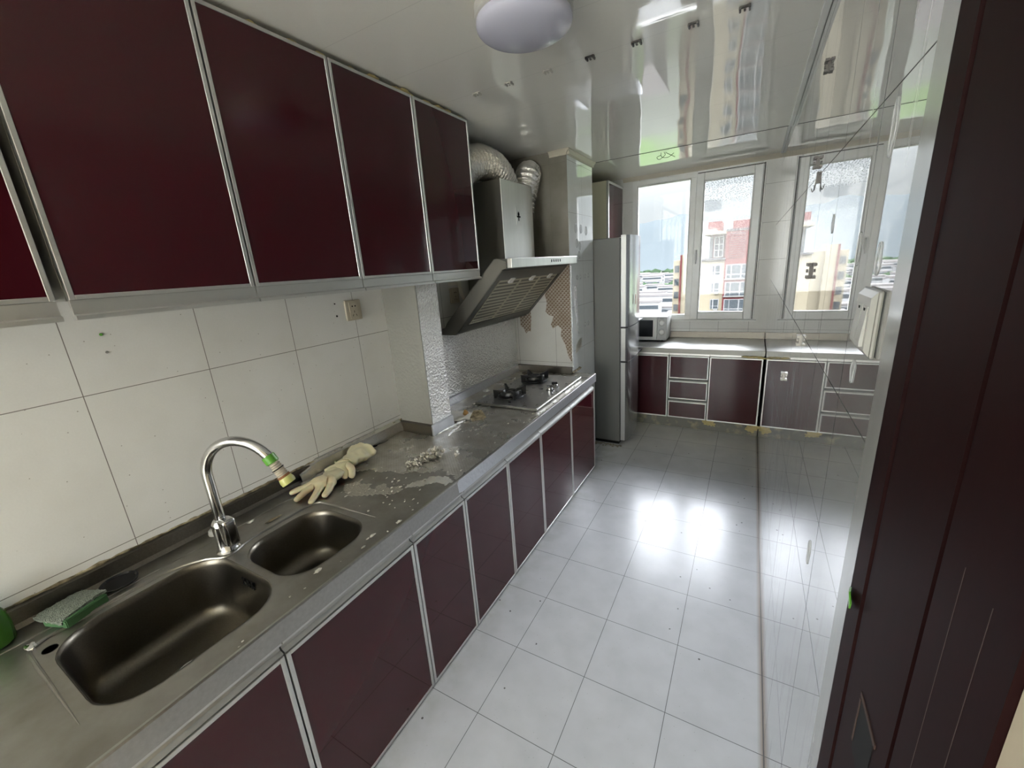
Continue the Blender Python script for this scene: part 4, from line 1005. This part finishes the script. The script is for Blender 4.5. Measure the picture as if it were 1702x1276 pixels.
b = MB(); b.lump((.020, 1.225, Z + .004), (.010, .02, .004), 2, .5, 2); b.lump((.035, 1.26, Z + .003), (.006, .012, .003), 3, .5, 2); b.tube(smooth_path([(.03, 1.27, Z + .004), (.045, 1.30, Z + .006), (.04, 1.335, Z + .004)], 5), .0015, 5)
b.build('burnt_scrap', 'black', smooth=True, label='black burnt scrap on the counter near the wall', cat='scrap')
for q, (x, y, lb) in enumerate([(.575, .745, 'white flake on the steel front strip, right of the small bowl'), (.600, .835, 'pale flake on the counter front edge below the torn foil'), (.555, .56, 'tiny white flake between the small bowl and the counter edge'), (.11, .62, 'small white flake on the steel deck behind the small bowl'), (.17, .665, 'brown smear behind the small sink bowl')]):
    b = MB(); b.lump((x, y, Z + .003), (.006, .011 if q != 4 else .03, .003), q, .5, 2); b.build('paint_flake', 'crumb' if q != 4 else 'grime', smooth=True, label=lb, cat='flake')
# ------------------------------------------------------------------ outside
E0 = Vector((1.5635, 0, 1.555))
def far(x50, z50, Y):
    k = Y / 50.; return (E0.x + (x50 - E0.x) * k, Y, E0.z + (z50 - E0.z) * k)
GZ = -45.; SKYS = 10.0; REAR_FILL = 16.0; EXPO = 2.8
MB().box((-1500, 30, GZ - 1), (900, 2300, GZ)).build('ground', 'grass_field', kind=S)
tw = thing('tower_block', (0, 88, GZ), 'red and cream apartment tower facing the right window pane', 'building')
YT = 85.
def fb(b, x0, x1, z0, z1, ya, yb):
    a = far(x0, z0, YT); c = far(x1, z1, YT); b.box((a[0], ya, a[2] if z0 > -20 else GZ), (c[0], yb, c[2]))
b = MB(); fb(b, -3.20, -.945, -99, .93, YT, YT + 13); b.build('cream_wing', 'render_cream', tw)
b = MB(); fb(b, -.945, 2.6, -99, 3.62, YT - .6, YT + 13); b.build('red_wing', 'render_red', tw)
b = MB(); fb(b, -2.60, -.945, .93, 3.45, YT + 3.5, YT + 13); b.build('set_back_floor', 'render_red', tw)
b = MB(); fb(b, -3.25, -.90, .86, 1.02, YT - .9, YT + 4); b.build('terrace_slab', 'ext_slab', tw)
b = MB(); fb(b, -3.15, -.90, 3.45, 3.72, YT + 1., YT + 13); b.build('roof_slab', 'render_cream', tw)
b = MB(); fb(b, -2.95, -2.0, 3.72, 3.98, YT + 1., YT + 9); b.build('roof_parapet', 'render_white', tw)
b = MB(); fb(b, -.98, 2.7, 3.60, 3.80, YT - .9, YT + 13); b.build('roof_slab', 'ext_slab', tw)
b = MB(); fb(b, -2.93, -1.62, 3.75, 4.83, YT + 4, YT + 10); b.build('roof_house', 'render_red', tw)
b = MB(); fb(b, -.50, 2.3, 3.75, 4.68, YT + 3, YT + 10); b.build('roof_house', 'render_red', tw)
b = MB(); fb(b, -2.62, -2.30, 1.02, 3.2, YT + 2.9, YT + 3.4); b.build('terrace_door', 'ext_window', tw)
b = MB(); fb(b, -2.15, -1.30, 1.15, 3.2, YT + 3.1, YT + 3.45); f = b.build('terrace_window', 'ext_window', tw)
b = MB()
for q in range(3): fb(b, -2.18 + q * .42, -2.10 + q * .42, 1.10, 3.25, YT + 2.9, YT + 3.1)
for z in (1.1, 1.8, 2.4, 3.15): fb(b, -2.18, -1.27, z, z + .07, YT + 2.9, YT + 3.1)
b.build('window_bars', 'ext_frame', f)
b = MB(); fb(b, -.62, .78, .98, 3.35, YT - .75, YT - .62); lv = b.build('louvre_recess', 'ext_slab', tw)
for q in range(11):
    b = MB(); fb(b, -.60, .76, 1.03 + q * .21, 1.16 + q * .21, YT - 1.0, YT - .7); b.build('louvre_slat', 'render_red', lv)
def win_out(x0, x1, z0, z1, y, n, nm='window'):
    b = MB(); fb(b, x0, x1, z0, z1, y - .10, y - .02); w = b.build(nm, 'ext_frame', tw)
    b = MB(); ws = (x1 - x0); 
    for i in range(n):
        wdt = [1.0 / n] * n
        if n == 3: wdt = [.24, .46, .24]; st = [.03, .27, .75]
        else: st = [.04, .36][:n]; wdt = [.27, .60]
        xa = x0 + ws * st[i]; xb = xa + ws * wdt[i] - .05
        fb(b, xa + .03, xb, z0 + (z1 - z0) * .34, z1 - .06, y - .16, y - .09); fb(b, xa + .03, xb, z0 + .05, z0 + (z1 - z0) * .27, y - .16, y - .09)
    b.build('window_glass', 'ext_window', w)
for q in range(13):
    dz = -1.765 * q
    win_out(-2.13, -1.28, -.72 + dz, .33 + dz, YT, 2)
    win_out(-.78, 1.12, -1.12 + dz, .32 + dz, YT - .6, 3)
    b = MB(); fb(b, -.86, 1.22, -1.20 + dz, -1.10 + dz, YT - 1.1, YT - .6); b.build('window_ledge', 'render_white', tw)
    if q in (1, 2, 4, 5, 7, 9):
        b = MB(); fb(b, -1.75, -1.35, -.98 + dz + .1, -.76 + dz + .1, YT - .6, YT - .02); b.build('air_conditioner', 'render_white', tw)
# neighbour block seen at the edge of the left pane
nb = thing('cream_block', (-14, 115, GZ), 'narrow cream and orange apartment block at the right edge of the left pane', 'building')
YN = 112.
def nbx(b, x0, x1, z0, z1, ya, yb):
    a = far(x0, z0, YN); c = far(x1, z1, YN); b.box((a[0], ya, max(a[2], GZ)), (c[0], yb, c[2]))
b = MB(); nbx(b, -6.0, -3.3, -30, 1.05, YN, YN + 14); b.build('wall', 'render_cream', nb)
b = MB(); nbx(b, -5.2, -4.2, -30, 1.6, YN - 1, YN + 6); b.build('stair_tower', 'render_cream', nb)
b = MB(); nbx(b, -5.25, -5.08, -30, 1.6, YN - 1.3, YN - .9); b.build('red_pilaster', 'render_red', nb)
for q in range(10):
    b = MB(); nbx(b, -5.85, -5.40, -.2 - 1.4 * q, .5 - 1.4 * q, YN - .2, YN - .02); b.build('window', 'ext_window', nb)
# lower mid rise blocks that show in the ceiling reflection
for k, (x, y, w_, d_, h_, m_, lb) in enumerate([(-26, 84, 20, 16, 16, 'render_white', 'low white block near the foot of the tower'), (-46, 120, 18, 18, 22, 'render_red', 'low red block beyond the lawn'), (-70, 150, 24, 20, 19, 'render_cream', 'low cream block left of the red one'), (14, 150, 26, 20, 40, 'render_red', 'second red tower hidden behind the first')]):
    t_ = thing('apartment_block', (x, y, GZ), lb, 'building')
    MB().box((x - w_ / 2, y, GZ), (x + w_ / 2, y + d_, GZ + h_)).build('wall', m_, t_)
    MB().box((x - w_ / 2 - .4, y - .4, GZ + h_), (x + w_ / 2 + .4, y + d_ + .4, GZ + h_ + .6)).build('roof', 'town_roof', t_)
    for i in range(int(h_ / 3)):
        for j in range(int(w_ / 5)):
            MB().box((x - w_ / 2 + 1.2 + j * 5, y - .25, GZ + 1 + i * 3), (x - w_ / 2 + 4 + j * 5, y - .02, GZ + 2.6 + i * 3)).build('window', 'ext_window', t_)
# the town below the mountain
random.seed(4); first = None; placed = []
for k in range(190):
    for tries in range(60):
        y = random.choice([random.uniform(265, 400), random.uniform(400, 560), random.uniform(642, 880)]); x = -.222 * y + random.uniform(-.26, .16) * y
        w_, d_, h_ = random.uniform(16, 34), random.uniform(9, 13), random.choice([9, 12, 15, 18])
        if all(abs(x - p_[0]) > (w_ + p_[2]) / 2 + 4 or abs(y - p_[1]) > 21 for p_ in placed): break
    else: continue
    placed.append((x, y, w_))
    if first is None:
        first = thing('town_building', (x, y, GZ), 'low white building in the distant town below the mountain', 'building', 'low white buildings in the distant town')
        MB().box((x - 15, y, GZ), (x + 15, y + 12, GZ + 12)).build('wall', 'town_wall', first)
        MB().box((x - 15.5, y - .5, GZ + 12), (x + 15.5, y + 12.5, GZ + 13)).build('roof', 'town_roof', first)
        b = MB()
        for fl_ in range(3): b.box((x - 14, y - .2, GZ + 2 + fl_ * 3.6), (x + 14, y - .02, GZ + 3.6 + fl_ * 3.6))
        b.build('window_band', 'ext_window', first)
        o = first
    else: o = copy_tree(first, loc=(x, y, GZ))
    o.scale = (w_ / 30, d_ / 12, h_ / 12); o.rotation_euler.z = random.uniform(-.06, .06)
# tree belt
b = MB(); random.seed(8)
for q in range(260):
    y = random.choice([random.uniform(592, 618), random.uniform(920, 1350)]); x = -.222 * y + random.uniform(-.25, .2) * y; s_ = random.uniform(5, 11)
    b.lump((x, y, GZ + s_ * .5), (s_ * 1.4, s_, s_ * .8), q, .3, 1)
b.build('tree_belt', 'tree_green', smooth=True, kind='stuff', label='dark tree belts between the rows of town buildings', cat='trees')
# mountain ridge
def ridge(name, y0, y1, hs, label, mat, seed):
    b = MB(); V = {}; nx, ny = 90, 14; xa, xb = -1500, 700
    for i in range(nx + 1):
        x = xa + (xb - xa) * i / nx; f = (x - xa) / (xb - xa)
        hp = hs(x)
        for j in range(ny + 1):
            g_ = j / ny; y = y0 + (y1 - y0) * g_
            z = GZ + (hp - GZ) * math.sin(g_ * PI / 2) ** 1.3 + 9 * noise.noise(Vector((x * .012, y * .012, seed))) * math.sin(g_ * PI) 
            V[i, j] = b.bm.verts.new((x, y, z))
    for i in range(nx):
        for j in range(ny): b.bm.faces.new((V[i, j], V[i + 1, j], V[i + 1, j + 1], V[i, j + 1]))
    # back side
    bk = [b.bm.verts.new((xa + (xb - xa) * i / nx, y1 + 300, GZ)) for i in range(nx + 1)]
    for i in range(nx): b.bm.faces.new((V[i, ny], V[i + 1, ny], bk[i + 1], bk[i]))
    return b.build(name, mat, smooth=True, label=label, cat='mountain')
# crest heights fitted to the skyline: z50 about 4.9 at x50 -10, 6.2 at -6.8, 5.2 at -1.5
def crest(x):
    k = 2000 / 50.; x50 = E0.x + (x - E0.x) / k
    z50 = 5.45 - .10 * max(0, x50 + 5) - .05 * max(0, -x50 - 10) + .18 * math.sin(x50 * .9) + .12 * math.sin(x50 * 2.3 + 1)
    return E0.z + (z50 - E0.z) * k + 6 * noise.noise(Vector((x * .02, 0, 0)))
ridge('mountain', 1500, 2000, crest, 'long hazy mountain ridge beyond the town', 'hill', 3)

# ------------------------------------------------------------------ light
w = bpy.data.worlds.new('World'); SC.world = w; w.use_nodes = True
n = w.node_tree.nodes; l = w.node_tree.links; bg = n['Background']
tc = n.new('ShaderNodeTexCoord'); sx = n.new('ShaderNodeSeparateXYZ'); l.new(tc.outputs['Generated'], sx.inputs[0])
rp = n.new('ShaderNodeValToRGB'); l.new(sx.outputs[2], rp.inputs[0])
e = rp.color_ramp.elements
SKY = [(.0, (.0122, .0131, .0136)), (.10, (.0138, .0149, .0155)), (.160, (.0185, .0198, .0206)), (.225, (.84, .87, .94)), (.50, (.84, .87, .94)), (.64, (.45, .47, .51)), (1.0, (.38, .40, .43))]
while len(e) < len(SKY): e.new(.5)
for i, (p, c) in enumerate(SKY): e[i].position = p; e[i].color = (*c, 1)
l.new(rp.outputs[0], bg.inputs[0]); bg.inputs[1].default_value = SKYS
def area(name, loc, size, power, col, rot, sy=None):
    L = bpy.data.lights.new(name, 'AREA'); L.energy = power; L.color = col; L.size = size
    if sy: L.shape = 'RECTANGLE'; L.size_y = sy
    o = bpy.data.objects.new(name, L); o.location = loc; o.rotation_euler = rot; COL.objects.link(o); return o
area('rear_fill_light', (.75, Y0 + .03, 1.435), 1.37, REAR_FILL, (.92, .96, 1.), (PI / 2, 0, PI), 1.68)  # added fill light behind the camera, set inside the made-up frame
pt = area('window_portal', ((WX0 + WX1) / 2, D + .12, (WZ0 + WZ1) / 2), WX1 - WX0, 1, (1, 1, 1), (-PI / 2, 0, 0), WZ1 - WZ0)
pt.data.cycles.is_portal = True

# ------------------------------------------------------------------ camera
cam = bpy.data.cameras.new('camera'); co = bpy.data.objects.new('camera', cam); COL.objects.link(co)
fw = Vector((-.48609507, .83056271, -.27180354)); rt = Vector((.87057565, .48735247, -.06771708)); up = Vector((-.07622085, .26954248, .95996731))
m = Matrix((rt, up, -fw)).transposed().to_4x4(); m.translation = (1.5635, 0, 1.5548580536)
co.matrix_world = m; cam.sensor_width = 36; cam.lens = 684.0614 / 1702 * 36; cam.clip_start = .01; cam.clip_end = 5000
SC.camera = co
SC.view_settings.view_transform = 'Standard'; SC.view_settings.look = 'None'; SC.view_settings.exposure = EXPO; SC.view_settings.gamma = 1; SC.view_settings.use_curve_mapping = False
SC.cycles.max_bounces = 12; SC.cycles.diffuse_bounces = 6; SC.cycles.glossy_bounces = 5; SC.cycles.transparent_max_bounces = 8; SC.cycles.transmission_bounces = 6
SC.cycles.use_denoising = True; SC.cycles.caustics_reflective = False; SC.cycles.caustics_refractive = False; SC.cycles.sample_clamp_indirect = 1.2; SC.cycles.blur_glossy = 0.3; SC.cycles.use_light_tree = True
